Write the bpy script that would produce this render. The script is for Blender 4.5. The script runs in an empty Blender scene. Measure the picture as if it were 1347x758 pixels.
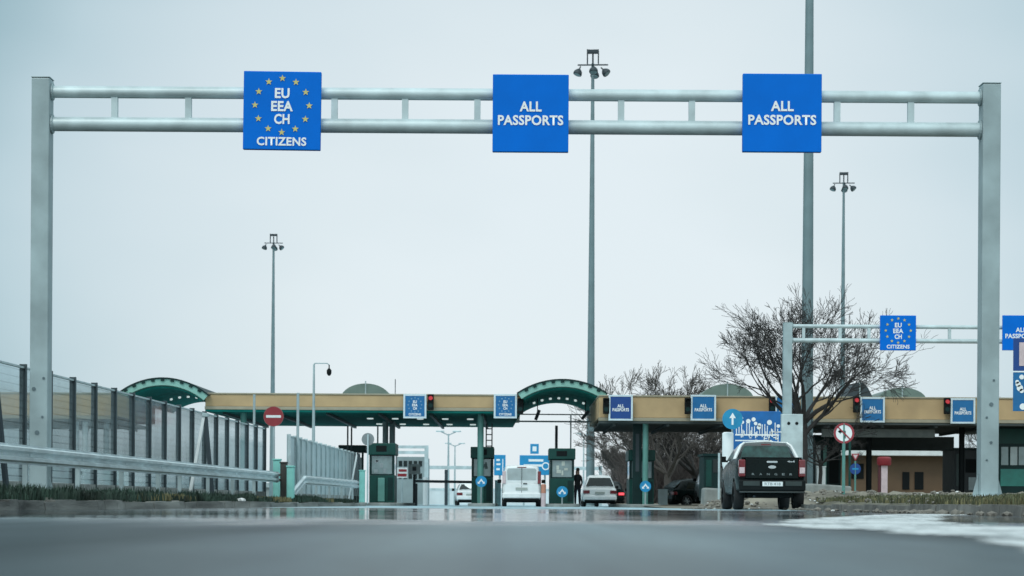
import bpy, bmesh, math, random
from mathutils import Vector, Matrix
R = math.radians
rnd = random.Random(7)
scene = bpy.context.scene
COL = scene.collection

# ------------------------------------------------------------------ camera
F = 3180.0; CX = 673.5; HY = 663.0; CH = 0.12; ROLL = R(0.36)
cam_d = bpy.data.cameras.new('camera'); cam = bpy.data.objects.new('camera', cam_d); COL.objects.link(cam)
cam_d.sensor_width = 36; cam_d.lens = F/1347*36; cam_d.shift_y = (HY-379)/1347
cam_d.clip_start = 0.1; cam_d.clip_end = 6000
cam.location = (0, 0, CH)
cam.rotation_euler = (Matrix.Rotation(R(90), 3, 'X') @ Matrix.Rotation(ROLL, 3, 'Z')).to_euler()
cam_d.dof.use_dof = True; cam_d.dof.focus_distance = 50; cam_d.dof.aperture_fstop = 4.0
scene.camera = cam

def uv_of(x, y):
    u, v = x-CX, HY-y
    c, s = math.cos(ROLL), math.sin(ROLL)
    return u*c-v*s, u*s+v*c
def P(x, y, d):                      # world point seen at photo position (x, y), d metres away
    u, v = uv_of(x, y)
    return Vector((u*d/F, d, CH+v*d/F))
def PZ(x, y, Z):
    u, v = uv_of(x, y); d = (Z-CH)*F/v
    return Vector((u*d/F, d, Z))

# ------------------------------------------------------------------ materials
def lin(c): return tuple(((x/255)/12.92 if x/255 <= .04045 else ((x/255+.055)/1.055)**2.4) for x in c)
MATS = {}
def mat(name, color, rough=.6, metal=0., var=.15, scale=3., bump=0., bscale=30., coat=0., emit=None, es=0., spec=.5, stretch=None):
    if name in MATS: return MATS[name]
    m = bpy.data.materials.new(name); m.use_nodes = True; nt = m.node_tree; N = nt.nodes; L = nt.links
    b = N['Principled BSDF']
    b.inputs['Roughness'].default_value = rough; b.inputs['Metallic'].default_value = metal
    b.inputs['Coat Weight'].default_value = coat; b.inputs['Specular IOR Level'].default_value = spec
    tc = N.new('ShaderNodeTexCoord'); mp = N.new('ShaderNodeMapping'); L.new(tc.outputs['Object'], mp.inputs[0])
    if stretch: mp.inputs['Scale'].default_value = stretch
    nz = N.new('ShaderNodeTexNoise'); nz.inputs['Scale'].default_value = scale; nz.inputs['Detail'].default_value = 5
    L.new(mp.outputs[0], nz.inputs['Vector'])
    rp = N.new('ShaderNodeMapRange'); rp.inputs['From Min'].default_value = .3; rp.inputs['From Max'].default_value = .7
    rp.inputs['To Min'].default_value = 1-var; rp.inputs['To Max'].default_value = 1+var
    L.new(nz.outputs['Fac'], rp.inputs['Value'])
    mx = N.new('ShaderNodeVectorMath'); mx.operation = 'SCALE'; mx.inputs[0].default_value = color[:3]
    L.new(rp.outputs[0], mx.inputs['Scale']); L.new(mx.outputs[0], b.inputs['Base Color'])
    rr = N.new('ShaderNodeMapRange'); rr.inputs['To Min'].default_value = max(0.02, rough-.1); rr.inputs['To Max'].default_value = min(1, rough+.1)
    L.new(nz.outputs['Fac'], rr.inputs['Value']); L.new(rr.outputs[0], b.inputs['Roughness'])
    if bump:
        n2 = N.new('ShaderNodeTexNoise'); n2.inputs['Scale'].default_value = bscale; n2.inputs['Detail'].default_value = 4
        L.new(mp.outputs[0], n2.inputs['Vector'])
        bp = N.new('ShaderNodeBump'); bp.inputs['Strength'].default_value = bump; bp.inputs['Distance'].default_value = .02
        L.new(n2.outputs['Fac'], bp.inputs['Height']); L.new(bp.outputs[0], b.inputs['Normal'])
    if emit:
        b.inputs['Emission Color'].default_value = (*emit, 1); b.inputs['Emission Strength'].default_value = es
    MATS[name] = m; return m

steel = mat('galvanised_steel', (.34, .43, .45), .5, .2, .2, 1.6, .08)
steel_l = mat('light_galvanised', (.50, .60, .62), .45, .25, .2, 2, .08)
mast_m = mat('mast_steel', (.17, .245, .265), .55, .3, .12, 1.2)
steel_m = mat('plug_grey', (.12, .17, .19), .5, .2, .2, 3)
steel_d = mat('dark_steel', (.035, .05, .06), .55, .2, .2, 3)
fpost = mat('fence_post_paint', (.036, .058, .068), .5, .1, .25, 3)
rail_m = mat('guardrail_zinc', (.62, .70, .72), .38, .45, .2, 1.5, .05, 6)
blue = mat('sign_blue', (.0, .158, .68), .5, 0, .07, 1.5, spec=.1)
blue2 = mat('sign_blue_far', (.002, .14, .60), .45, 0, .08, 2)
blue_lane = mat('lane_sign_blue', (.004, .14, .36), .5, 0, .08, 3)
blue_navy = mat('lane_sign_navy', (.004, .055, .25), .5, 0, .08, 3)
blue_cy = mat('direction_blue', (.01, .27, .55), .5, 0, .1, 3)
white = mat('white_letters', (.88, .92, .93), .5, 0, .03, 3)
white2 = mat('white_paint', (.72, .77, .78), .45, 0, .08, 3)
frame_w = mat('sign_frame_white', (.62, .74, .80), .4, 0, .06, 3)
gold = mat('star_yellow', (.60, .55, .20), .5, 0, .08, 3)
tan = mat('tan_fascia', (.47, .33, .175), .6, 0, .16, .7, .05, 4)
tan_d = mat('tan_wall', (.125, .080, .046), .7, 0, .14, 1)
trim = mat('fascia_trim', (.33, .30, .22), .5, 0, .1, 2)
green_d = mat('green_soffit', (.010, .15, .13), .8, 0, .2, 1.2, spec=.04)
green = mat('green_paint', (.004, .052, .044), .45, 0, .2, 2, spec=.3)
green_k = mat('green_dark', (.003, .024, .024), .5, 0, .2, 2, spec=.25)
green_l = mat('green_light', (.10, .27, .24), .4, 0, .12, 2)
arch_g = mat('arch_pale_green', (.24, .48, .42), .5, 0, .12, 2)
grey_sof = mat('grey_soffit', (.085, .10, .10), .8, 0, .15, 1, spec=.06)
roof_gr = mat('skylight_grey_green', (.13, .19, .17), .45, 0, .15, 1.5)
black = mat('black_plastic', (.006, .009, .010), .65, 0, .2, 4, spec=.15)
rubber = mat('tyre_rubber', (.012, .013, .014), .8, 0, .25, 8, .1)
glass_k = mat('dark_glass', (.006, .014, .015), .08, 0, .2, 2, spec=.4)
glass_g = mat('grey_glass', (.20, .27, .28), .12, 0, .25, 2, spec=.8)
glass_p = mat('pale_glass', (.38, .44, .45), .2, 0, .15, 2, spec=.6)
paint_k = mat('black_car_paint', (.003, .008, .008), .28, 0, .2, 4, coat=.04, spec=.14)
paint_w = mat('white_car_paint', (.80, .84, .85), .3, 0, .06, 3, coat=.6)
paint_s = mat('grey_car_paint', (.22, .25, .26), .3, .2, .1, 3, coat=.6)
chrome = mat('chrome', (.6, .64, .66), .22, .9, .1, 4)
red_l = mat('tail_lamp_red', (.16, .010, .016), .25, 0, .25, 8, coat=.5)
red_on = mat('tail_lamp_lit', (.7, .05, .07), .3, 0, .1, 8, emit=(1, .08, .10), es=1.4)
lampw = mat('lamp_clear', (.62, .50, .52), .25, 0, .15, 10)
red = mat('sign_red', (.27, .024, .034), .5, 0, .12, 4)
red_s = mat('signal_red_lens', (.4, .02, .03), .3, 0, .1, 4, emit=(1, .06, .08), es=.35)
pink = mat('faded_pink_white', (.62, .50, .52), .5, 0, .12, 5)
down_l = mat('downlight_lens', (.8, .85, .85), .4, 0, .05, 5, emit=(.85, 1, .98), es=.55)
turq = mat('turquoise_box', (.22, .55, .50), .5, 0, .12, 3)
conc = mat('concrete', (.25, .27, .26), .85, 0, .3, 2, .4, 20)
kerb_m = mat('kerb_stone', (.17, .175, .165), .9, 0, .85, .5, .8, 9, stretch=(1, .6, 6))
stone_m = mat('stone', (.17, .16, .14), .85, 0, .35, 2, .5, 12)
stone_w = mat('pale_stone', (.62, .64, .63), .8, 0, .2, 2, .3, 12)
bark = mat('bark', (.035, .033, .032), .9, 0, .3, 6, .4, 20)
bark2 = mat('bark_far', (.085, .078, .072), .9, 0, .3, 6)  # bark paled for distance, haze put into the colour
far_w = mat('far_white', (.60, .66, .68), .6, 0, .12, .4)  # far white and grey: washed-out distance haze put into the colours
far_g = mat('far_grey', (.24, .30, .31), .7, 0, .25, .5)
cloth_k = mat('dark_cloth', (.015, .018, .022), .85, 0, .3, 10)
cloth_n = mat('navy_trousers', (.012, .016, .03), .85, 0, .3, 10)
skin = mat('skin', (.42, .26, .19), .6, 0, .1, 8)
hair = mat('hair', (.03, .02, .015), .8, 0, .2, 20)

# ------------------------------------------------------------------ mesh builder
class MB:
    def __init__(s): s.v = []; s.f = []
    def add(s, vs, fs):
        o = len(s.v); s.v += [tuple(q) for q in vs]; s.f += [tuple(i+o for i in f) for f in fs]
        return s
    def box(s, c, d, rot=None):
        x, y, z = d[0]/2, d[1]/2, d[2]/2
        vs = [Vector((i*x, j*y, k*z)) for k in (-1, 1) for j in (-1, 1) for i in (-1, 1)]
        if rot is not None: vs = [rot @ q for q in vs]
        vs = [q+Vector(c) for q in vs]
        return s.add(vs, [(0,2,3,1), (4,5,7,6), (0,1,5,4), (2,6,7,3), (0,4,6,2), (1,3,7,5)])
    def bb(s, x0, x1, y0, y1, z0, z1):
        return s.box(((x0+x1)/2, (y0+y1)/2, (z0+z1)/2), (abs(x1-x0), abs(y1-y0), abs(z1-z0)))
    def tube(s, pts, rads, n=12, cap=True):
        pts = [Vector(p) for p in pts]
        if not hasattr(rads, '__len__'): rads = [rads]*len(pts)
        o = len(s.v); prev = None
        for i, p in enumerate(pts):
            t = (pts[min(i+1, len(pts)-1)]-pts[max(i-1, 0)]).normalized()
            if prev is None:
                a = t.cross(Vector((0, 0, 1)));  a = a if a.length > .05 else t.cross(Vector((0, 1, 0)))
            else: a = prev-t*prev.dot(t)
            a.normalize(); prev = a; b = t.cross(a)
            for k in range(n):
                w = 2*math.pi*(k+.5)/n; s.v.append(tuple(p+(a*math.cos(w)+b*math.sin(w))*rads[i]))
        for i in range(len(pts)-1):
            for k in range(n):
                q = o+i*n; s.f.append((q+k, q+(k+1)%n, q+n+(k+1)%n, q+n+k))
        if cap:
            s.f.append(tuple(o+k for k in reversed(range(n)))); q = o+(len(pts)-1)*n
            s.f.append(tuple(q+k for k in range(n)))
        return s
    def prism(s, poly, y0, y1, axis='Y'):                # polygon (a,b) in XZ pushed along Y (or YZ along X)
        n = len(poly)
        if axis == 'Y': vs = [(a, y0, b) for a, b in poly]+[(a, y1, b) for a, b in poly]
        elif axis == 'X': vs = [(y0, a, b) for a, b in poly]+[(y1, a, b) for a, b in poly]
        else: vs = [(a, b, y0) for a, b in poly]+[(a, b, y1) for a, b in poly]
        fs = [tuple(range(n)), tuple(reversed(range(n, 2*n)))]+[(i, i+n, (i+1)%n+n, (i+1)%n) for i in range(n)]
        return s.add(vs, fs)
    def disc(s, c, r, t=.02, n=32, r2=None):             # disc facing -Y
        poly = [(c[0]+r*math.cos(2*math.pi*k/n), c[2]+(r2 or r)*math.sin(2*math.pi*k/n)) for k in range(n)]
        return s.prism(poly, c[1], c[1]+t)
    def ring(s, c, r0, r1, t=.02, n=32):
        vs = []
        for y in (c[1], c[1]+t):
            for r in (r0, r1):
                for k in range(n): w = 2*math.pi*k/n; vs.append((c[0]+r*math.cos(w), y, c[2]+r*math.sin(w)))
        fs = []
        for k in range(n):
            j = (k+1) % n
            fs += [(k, j, n+j, n+k), (2*n+k, 3*n+k, 3*n+j, 2*n+j), (n+k, n+j, 3*n+j, 3*n+k), (k, 2*n+k, 2*n+j, j)]
        return s.add(vs, fs)
    def build(s, name, m, parent=None, smooth=False, bevel=0., sub=0, loc=None):
        me = bpy.data.meshes.new(name); me.from_pydata(s.v, [], s.f)
        bm = bmesh.new(); bm.from_mesh(me); bmesh.ops.recalc_face_normals(bm, faces=bm.faces); bm.to_mesh(me); bm.free()
        me.materials.append(m)
        o = bpy.data.objects.new(name, me); COL.objects.link(o)
        if parent: o.parent = parent
        if loc is not None: o.location = loc
        if bevel:
            md = o.modifiers.new('bevel', 'BEVEL'); md.width = bevel; md.segments = 2; md.limit_method = 'ANGLE'; md.angle_limit = R(40)
        if sub:
            md = o.modifiers.new('sub', 'SUBSURF'); md.levels = sub; md.render_levels = sub
        if smooth or sub:
            for p in me.polygons: p.use_smooth = True
            if not sub:
                try: me.set_sharp_from_angle(angle=R(40))
                except Exception: pass
        return o
def thing(name, label, cat, loc=(0, 0, 0), rz=0., group=None):
    o = bpy.data.objects.new(name, None); COL.objects.link(o); o.location = loc; o.rotation_euler = (0, 0, rz)
    o['label'] = label; o['category'] = cat; o.empty_display_size = .2
    if group: o['group'] = group
    return o
def tag(o, label, cat, group=None):
    o['label'] = label; o['category'] = cat
    if group: o['group'] = group
    return o
def struct(o, kind='structure'): o['kind'] = kind; return o
def kids(o): return [c for c in COL.objects if c.parent == o]
def dup(o, loc, rz=0., label=None, group=None, parent=None, sc=None):
    r = o.copy(); COL.objects.link(r)
    if parent: r.parent = parent
    else:
        r.location = loc; r.rotation_euler = (0, 0, rz)
        if sc: r.scale = (sc, sc, sc)
        if label: r['label'] = label
        if group: r['group'] = group
    for c in kids(o): dup(c, None, parent=r)
    return r
def text(s, cx, cy, cz, w, h, m, parent, off=.02, name='lettering', spacing=1.0):
    cu = bpy.data.curves.new('lettering', 'FONT'); cu.body = s; cu.size = 1; cu.offset = off; cu.space_character = spacing
    cu.extrude = .0; cu.resolution_u = 3
    t = bpy.data.objects.new('tmp', cu); COL.objects.link(t)
    bpy.context.view_layer.update()
    me = bpy.data.meshes.new_from_object(t.evaluated_get(bpy.context.evaluated_depsgraph_get()))
    bpy.data.objects.remove(t); bpy.data.curves.remove(cu)
    xs = [v.co.x for v in me.vertices]; ys = [v.co.y for v in me.vertices]
    x0, x1, y0, y1 = min(xs), max(xs), min(ys), max(ys)
    for v in me.vertices:
        v.co = Vector((cx+((v.co.x-x0)/(x1-x0)-.5)*w, cy, cz+((v.co.y-y0)/(y1-y0)-.5)*h))
    me.name = name; me.materials.clear(); me.materials.append(m)
    o = bpy.data.objects.new(name, me); COL.objects.link(o); o.parent = parent
    return o
def star(mb, cx, cy, cz, r):
    poly = [(cx+(r if k%2 == 0 else r*.42)*math.sin(math.pi*k/5), cz+(r if k%2 == 0 else r*.42)*math.cos(math.pi*k/5)) for k in range(10)]
    mb.prism(poly, cy, cy+.004)

# ------------------------------------------------------------------ world and sun
w = bpy.data.worlds.new('World'); scene.world = w; w.use_nodes = True; nt = w.node_tree; N = nt.nodes; L = nt.links
for n in list(N): N.remove(n)
out = N.new('ShaderNodeOutputWorld'); mixs = N.new('ShaderNodeMixShader'); L.new(mixs.outputs[0], out.inputs[0])
sky = N.new('ShaderNodeTexSky'); sky.sky_type = 'NISHITA'; sky.sun_disc = False; sky.sun_elevation = R(50); sky.sun_rotation = R(205)
bg1 = N.new('ShaderNodeBackground'); bg1.inputs[1].default_value = .08; L.new(sky.outputs[0], bg1.inputs[0])
bg2 = N.new('ShaderNodeBackground'); bg2.inputs[1].default_value = 1.0
mixs.inputs[0].default_value = .93; L.new(bg1.outputs[0], mixs.inputs[1]); L.new(bg2.outputs[0], mixs.inputs[2])
tc = N.new('ShaderNodeTexCoord')
nrm = N.new('ShaderNodeVectorMath'); nrm.operation = 'NORMALIZE'; L.new(tc.outputs['Generated'], nrm.inputs[0])
def gdot(v):
    d = N.new('ShaderNodeVectorMath'); d.operation = 'DOT_PRODUCT'; d.inputs[1].default_value = Vector(v).normalized()
    L.new(nrm.outputs[0], d.inputs[0]); return d.outputs['Value']
nz = N.new('ShaderNodeTexNoise'); nz.inputs['Scale'].default_value = 5; nz.inputs['Detail'].default_value = 3
mpn = N.new('ShaderNodeMapping'); mpn.inputs['Scale'].default_value = (1, 1, 2.2); L.new(nrm.outputs[0], mpn.inputs[0]); L.new(mpn.outputs[0], nz.inputs['Vector'])
ad = N.new('ShaderNodeMath'); ad.operation = 'MULTIPLY_ADD'; ad.inputs[1].default_value = .018; L.new(nz.outputs['Fac'], ad.inputs[0])
L.new(gdot((.018, 1, .08)), ad.inputs[2])
ramp = N.new('ShaderNodeValToRGB'); L.new(ad.outputs[0], ramp.inputs[0])
mr = N.new('ShaderNodeMapRange'); mr.inputs['From Min'].default_value = .965; mr.inputs['From Max'].default_value = 1.007
L.new(ad.outputs[0], mr.inputs['Value']); L.new(mr.outputs[0], ramp.inputs[0])
cr = ramp.color_ramp
cr.elements[0].position = 0; cr.elements[0].color = (*lin((112, 148, 160)), 1)
cr.elements[1].position = 1; cr.elements[1].color = (*lin((231, 242, 247)), 1)
for p_, c_ in ((.17, (146, 180, 191)), (.45, (190, 213, 222)), (.70, (212, 228, 235)), (.92, (226, 238, 243))):
    e = cr.elements.new(p_); e.color = (*lin(c_), 1)
# bright overcast overhead, above the picture
sx = N.new('ShaderNodeSeparateXYZ'); L.new(nrm.outputs[0], sx.inputs[0])
zr = N.new('ShaderNodeMapRange'); zr.interpolation_type = 'SMOOTHSTEP'; zr.inputs['From Min'].default_value = .25; zr.inputs['From Max'].default_value = .95
zr.inputs['To Min'].default_value = 0; zr.inputs['To Max'].default_value = 1; L.new(sx.outputs['Z'], zr.inputs['Value'])
mz = N.new('ShaderNodeMix'); mz.data_type = 'RGBA'; L.new(zr.outputs[0], mz.inputs['Factor']); L.new(ramp.outputs[0], mz.inputs['A'])
mz.inputs['B'].default_value = (1.0, 1.2, 1.25, 1)
yr = N.new('ShaderNodeMapRange'); yr.interpolation_type = 'SMOOTHSTEP'; yr.inputs['From Min'].default_value = .80; yr.inputs['From Max'].default_value = -.3
yr.inputs['To Min'].default_value = 0; yr.inputs['To Max'].default_value = 1; L.new(sx.outputs['Y'], yr.inputs['Value'])
mz2 = N.new('ShaderNodeMix'); mz2.data_type = 'RGBA'; L.new(yr.outputs[0], mz2.inputs['Factor']); L.new(mz.outputs['Result'], mz2.inputs['A'])
mz2.inputs['B'].default_value = (.98, 1.20, 1.25, 1)
L.new(mz2.outputs['Result'], bg2.inputs[0])
sd = bpy.data.lights.new('sun', 'SUN'); sd.energy = .9; sd.angle = R(20); sd.color = (1, .96, .9)
so = bpy.data.objects.new('sun', sd); COL.objects.link(so)
_az, _el = R(205), R(50)      # veiled sun behind the camera's left shoulder
so.rotation_euler = Vector((math.sin(_az)*math.cos(_el), math.cos(_az)*math.cos(_el), math.sin(_el))).to_track_quat('Z', 'Y').to_euler()

# ------------------------------------------------------------------ ground and road
def grid_sheet(name, x0, x1, ys, nx, zf, m, kind='structure'):
    mb = MB(); xs = [x0+(x1-x0)*i/nx for i in range(nx+1)]
    vs = [(x, y, zf(x, y)) for y in ys for x in xs]
    fs = [(j*(nx+1)+i, j*(nx+1)+i+1, (j+1)*(nx+1)+i+1, (j+1)*(nx+1)+i) for j in range(len(ys)-1) for i in range(nx)]
    mb.add(vs, fs); return struct(mb.build(name, m, smooth=True), kind)
ground_m = mat('ground_earth', (.12, .12, .10), .9, 0, .3, .3)
struct(MB().add([(-3000, -200, -.03), (3000, -200, -.03), (3000, 5000, -.03), (-3000, 5000, -.03)], [(0, 1, 2, 3)]).build('ground', ground_m))

rm = bpy.data.materials.new('asphalt'); rm.use_nodes = True; nt = rm.node_tree; N = nt.nodes; L = nt.links; b = N['Principled BSDF']
tc = N.new('ShaderNodeTexCoord'); sep = N.new('ShaderNodeSeparateXYZ'); L.new(tc.outputs['Object'], sep.inputs[0])
def nodes_noise(scale, detail=4, vec=(1, 1, 1)):
    mp = N.new('ShaderNodeMapping'); mp.inputs['Scale'].default_value = vec; L.new(tc.outputs['Object'], mp.inputs[0])
    n = N.new('ShaderNodeTexNoise'); n.inputs['Scale'].default_value = scale; n.inputs['Detail'].default_value = detail
    L.new(mp.outputs[0], n.inputs['Vector']); return n.outputs['Fac']
def mrange(v, a, b_, c, d, sm=False):
    r = N.new('ShaderNodeMapRange'); r.inputs['From Min'].default_value = a; r.inputs['From Max'].default_value = b_
    r.inputs['To Min'].default_value = c; r.inputs['To Max'].default_value = d
    if sm: r.interpolation_type = 'SMOOTHSTEP'
    L.new(v, r.inputs['Value']); return r.outputs[0]
def mth(op, a, b_):
    m_ = N.new('ShaderNodeMath'); m_.operation = op
    for i, q in enumerate((a, b_)):
        if isinstance(q, (int, float)): m_.inputs[i].default_value = q
        else: L.new(q, m_.inputs[i])
    return m_.outputs[0]
big = nodes_noise(.25, 4, (1, .25, 1)); fine = nodes_noise(90, 3); tracks = nodes_noise(2.6, 3, (1, .02, 1))
wet0 = mth('ADD', sep.outputs['Y'], mth('MULTIPLY', nodes_noise(1.1, 5, (1, .25, 1)), 15.0))
wet = mth('MULTIPLY', mrange(wet0, 19.0, 27.0, 0, 1, True), mrange(wet0, 58, 72, 1, 0, True))
far_dry = mrange(wet0, 58, 72, 0, 1, True)
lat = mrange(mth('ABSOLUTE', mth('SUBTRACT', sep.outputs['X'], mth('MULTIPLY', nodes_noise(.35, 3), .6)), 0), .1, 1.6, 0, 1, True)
lat = mth('MULTIPLY', lat, mrange(sep.outputs['Y'], 10, 26, 1, 0, True))  # darker road sides: lens vignette put into the asphalt
cmix = N.new('ShaderNodeMix'); cmix.data_type = 'RGBA'
cmix.inputs['A'].default_value = (.098, .145, .162, 1); cmix.inputs['B'].default_value = (.026, .036, .040, 1); L.new(wet, cmix.inputs['Factor'])
vm = N.new('ShaderNodeVectorMath'); vm.operation = 'SCALE'; L.new(cmix.outputs['Result'], vm.inputs[0])
L.new(mth('MULTIPLY', mth('MULTIPLY', mth('MULTIPLY', mrange(big, .3, .7, .6, 1.35), mrange(nodes_noise(14, 4), .3, .7, .75, 1.25)), mrange(fine, .3, .7, .7, 1.3)), mth('MULTIPLY', mth('MULTIPLY', mth('MULTIPLY', mrange(lat, 0, 1, 1, .25), mrange(tracks, .3, .7, .72, 1.22)), mrange(sep.outputs['Y'], 3.5, 8, .62, 1, True)), mrange(far_dry, 0, 1, 1, 3.2))), vm.inputs['Scale']); L.new(vm.outputs[0], b.inputs['Base Color'])  # asphalt near the camera also darkened, vignette put into its colour
rgh = N.new('ShaderNodeMix'); rgh.data_type = 'FLOAT'; L.new(wet, rgh.inputs['Factor'])
L.new(mth('ADD', mrange(big, .3, .7, .34, .46), mth('MULTIPLY', far_dry, .15)), rgh.inputs['A']); L.new(mrange(big, .35, .65, .035, .13), rgh.inputs['B']); L.new(rgh.outputs['Result'], b.inputs['Roughness'])
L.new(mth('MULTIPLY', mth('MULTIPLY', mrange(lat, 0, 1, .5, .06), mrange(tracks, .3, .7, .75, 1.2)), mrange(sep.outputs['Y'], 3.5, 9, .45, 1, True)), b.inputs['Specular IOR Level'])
bp = N.new('ShaderNodeBump'); bp.inputs['Distance'].default_value = .004
L.new(mrange(wet, 0, 1, .4, .045), bp.inputs['Strength']); L.new(mth('ADD', mth('MULTIPLY', nodes_noise(60, 4), .5), mth('MULTIPLY', nodes_noise(5, 3), 2.0)), bp.inputs['Height']); L.new(bp.outputs[0], b.inputs['Normal'])
ys = [-5, 0, 3, 6, 10, 15, 20, 30, 40, 60, 80, 110, 150, 220, 320, 420]
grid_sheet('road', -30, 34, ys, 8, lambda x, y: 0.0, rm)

# left verge: raised strip from the kerb to well behind the noise barrier
def xk_l(y): return -6.35+max(0, y-30)*.012 + .10*math.sin(y*.9)+.05*math.sin(y*2.3+1)
earth = mat('verge_earth', (.055, .062, .05), .95, 0, .4, 1.5, .6, 10)
earth_r = mat('dry_verge_earth', (.13, .125, .095), .95, 0, .45, 1.2, .7, 8)
def verge(name, xe, xo, y0, y1, step, zt, m):
    mb = MB(); n = 9; vs = []; fs = []; rows = int((y1-y0)/step)+1
    for j in range(rows):
        y = y0+(y1-y0)*j/(rows-1); e, o_ = xe(y), xo(y)
        for i in range(n):
            t = (i/(n-1))**1.8; x = e+(o_-e)*t
            h = -.02 if i == 0 else zt(x, y, abs(x-e))
            vs.append((x, y, h+ (rnd.uniform(-.015, .015) if i else 0)))
    for j in range(rows-1):
        for i in range(n-1): fs.append((j*n+i, j*n+i+1, (j+1)*n+i+1, (j+1)*n+i))
    return struct(mb.add(vs, fs).build(name, m, smooth=True))
verge('left_verge', lambda y: xk_l(y)-.16, lambda y: -24, 14, 92, .6, lambda x, y, e: .16+min(e, 1.5)*.02, earth)
def xk_r(y): return 6.75+max(0, y-34)*.03 + .07*math.sin(y*.8)+.04*math.sin(y*2.1)
def zr_(x, y, e): return .15+.10*min(1, e/1.5)+.003*max(0, y-40)
verge('right_verge', lambda y: xk_r(y)+.16, lambda y: 30, 18, 66, .6, zr_, earth_r)
def kerb(name, xf, side, y0, y1, h=.15, w_=.16, m=kerb_m):
    mb = MB(); y = y0
    while y < y1:
        L_ = 1.0; x0, x1 = xf(y), xf(y+L_); d = side*w_; hh = h+rnd.uniform(-.02, .02); j = rnd.uniform(-.008, .008)
        vs = [(x0+j, y, -.02), (x0+d, y, -.02), (x0+d, y, hh), (x0+j+side*.02, y, hh), (x1+j, y+L_-.015, -.02), (x1+d, y+L_-.015, -.02), (x1+d, y+L_-.015, hh+.006), (x1+j+side*.02, y+L_-.015, hh+.006)]
        mb.add(vs, [(0,1,2,3), (7,6,5,4), (0,3,7,4), (3,2,6,7), (1,5,6,2)]); y += L_
    return struct(mb.build(name, m))
kerb('left_kerb', xk_l, -1, 14, 92, .12)
kerb('right_kerb', xk_r, 1, 18, 66, .14, m=mat('right_kerb_stone', (.13, .13, .12), .9, 0, .4, 2, .6, 12))

# stony bank behind the pickup, islands for the booths
def bank_z(x, y):
    ex = min(1, max(0, (x-5.6-max(0, y-78)*.3)/1.6)); ey = min(1, max(0, (y-71)/2.5)); e = min(ex, ey)
    return -.03+.50*e*(1+.12*math.sin(x*2.1+y)+.10*math.sin(x*5.3))+(.05*rnd.uniform(-1, 1) if e > 0 else 0)+.0035*max(0, y-76)
ysb = [71+i*.5 for i in range(24)]+[84, 88, 92, 98, 105, 112, 120, 130, 145]
grid_sheet('stony_bank', 5.6, 46, ysb, 150, bank_z, mat('bank_earth', (.19, .175, .14), .95, 0, .5, .9, .8, 9))
st_roots = []
def pebble(mb, c, r):
    bm = bmesh.new(); bmesh.ops.create_icosphere(bm, subdivisions=1, radius=1)
    sx_, sy_, sz_ = rnd.uniform(.7, 1.4), rnd.uniform(.7, 1.3), rnd.uniform(.4, .8); a = Matrix.Rotation(rnd.uniform(0, 6), 3, 'Z')
    vs = [Vector(c)+a@Vector((v.co.x*sx_*r*rnd.uniform(.8, 1.2), v.co.y*sy_*r, v.co.z*sz_*r*rnd.uniform(.8, 1.2))) for v in bm.verts]
    fs = [tuple(v.index for v in f.verts) for f in bm.faces]; bm.free(); mb.add(vs, fs)
for nm, m, cnt, rr in (('rubble', stone_m, 750, (.03, .10)), ('pale_rubble', stone_w, 75, (.025, .06))):
    mb = MB()
    for i in range(cnt):
        if rnd.random() < .82: x, y = rnd.uniform(5.3, 14), rnd.uniform(69.8, 76); z = max(0, bank_z(x, y))+.01 if y > 71 else .02
        else:
            y = rnd.uniform(30, 66); x = xk_r(y)+rnd.choice((rnd.uniform(-.5, -.02), rnd.uniform(.1, 1.5))); z = .02 if x < xk_r(y) else zr_(x, y, x-xk_r(y))+.01
        pebble(mb, (x, y, z), rnd.uniform(*rr))
    struct(mb.build(nm, m), 'stuff')
# a few countable concrete lumps on the bank and one white lump by the left kerb
for i, (px, py, d, s) in enumerate(((939, 653, 76, (.75, .6, .5)), (1085, 648, 88, (1.7, .9, .55)))):
    p = P(px, py, d); mb = MB(); mb.box((0, 0, s[2]/2-.15), (s[0], s[1], s[2]+.3))
    o = mb.build('concrete_block', conc, bevel=.06, loc=(p.x, p.y, p.z-s[2]/2)); o.rotation_euler = (0, .05, .3*i+.1)
    tag(o, ('weathered grey concrete block on the stony bank left of the pickup', 'long low concrete block behind the black pickup beside the road sign')[i], 'concrete block')
p = PZ(318, 661, .03) if False else P(318, 660, 52); mb = MB(); pebble(mb, (0, 0, 0), .09)
tag(mb.build('white_stone', stone_w, loc=(p.x, p.y, .17)), 'white rounded stone lying in the grass under the guardrail', 'stone')

# worn white paint on the road at right
mk = bpy.data.materials.new('worn_white_marking'); mk.use_nodes = True; nt = mk.node_tree; N = nt.nodes; L = nt.links; b = N['Principled BSDF']
tc = N.new('ShaderNodeTexCoord'); at_ = N.new('ShaderNodeAttribute'); at_.attribute_name = 'edge'
nn = nodes_noise(2.4, 6, (1, .30, 1)); n2 = nodes_noise(14, 5, (1, .20, 1))
sm_ = mth('ADD', mth('MULTIPLY', at_.outputs['Fac'], .75), mth('ADD', mth('MULTIPLY', nn, .8), mth('MULTIPLY', n2, .45)))
al = mrange(sm_, .60, .78, 0, .92, True)
cm = N.new('ShaderNodeMix'); cm.data_type = 'RGBA'; cm.inputs['A'].default_value = (.13, .15, .16, 1); cm.inputs['B'].default_value = (.66, .70, .71, 1)
L.new(mrange(mth('ADD', mth('MULTIPLY', nn, .6), mth('MULTIPLY', n2, .4)), .40, .52, 0, 1), cm.inputs['Factor']); L.new(cm.outputs['Result'], b.inputs['Base Color']); b.inputs['Roughness'].default_value = .85
b.inputs['Specular IOR Level'].default_value = .2
L.new(al, b.inputs['Alpha'])
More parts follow.
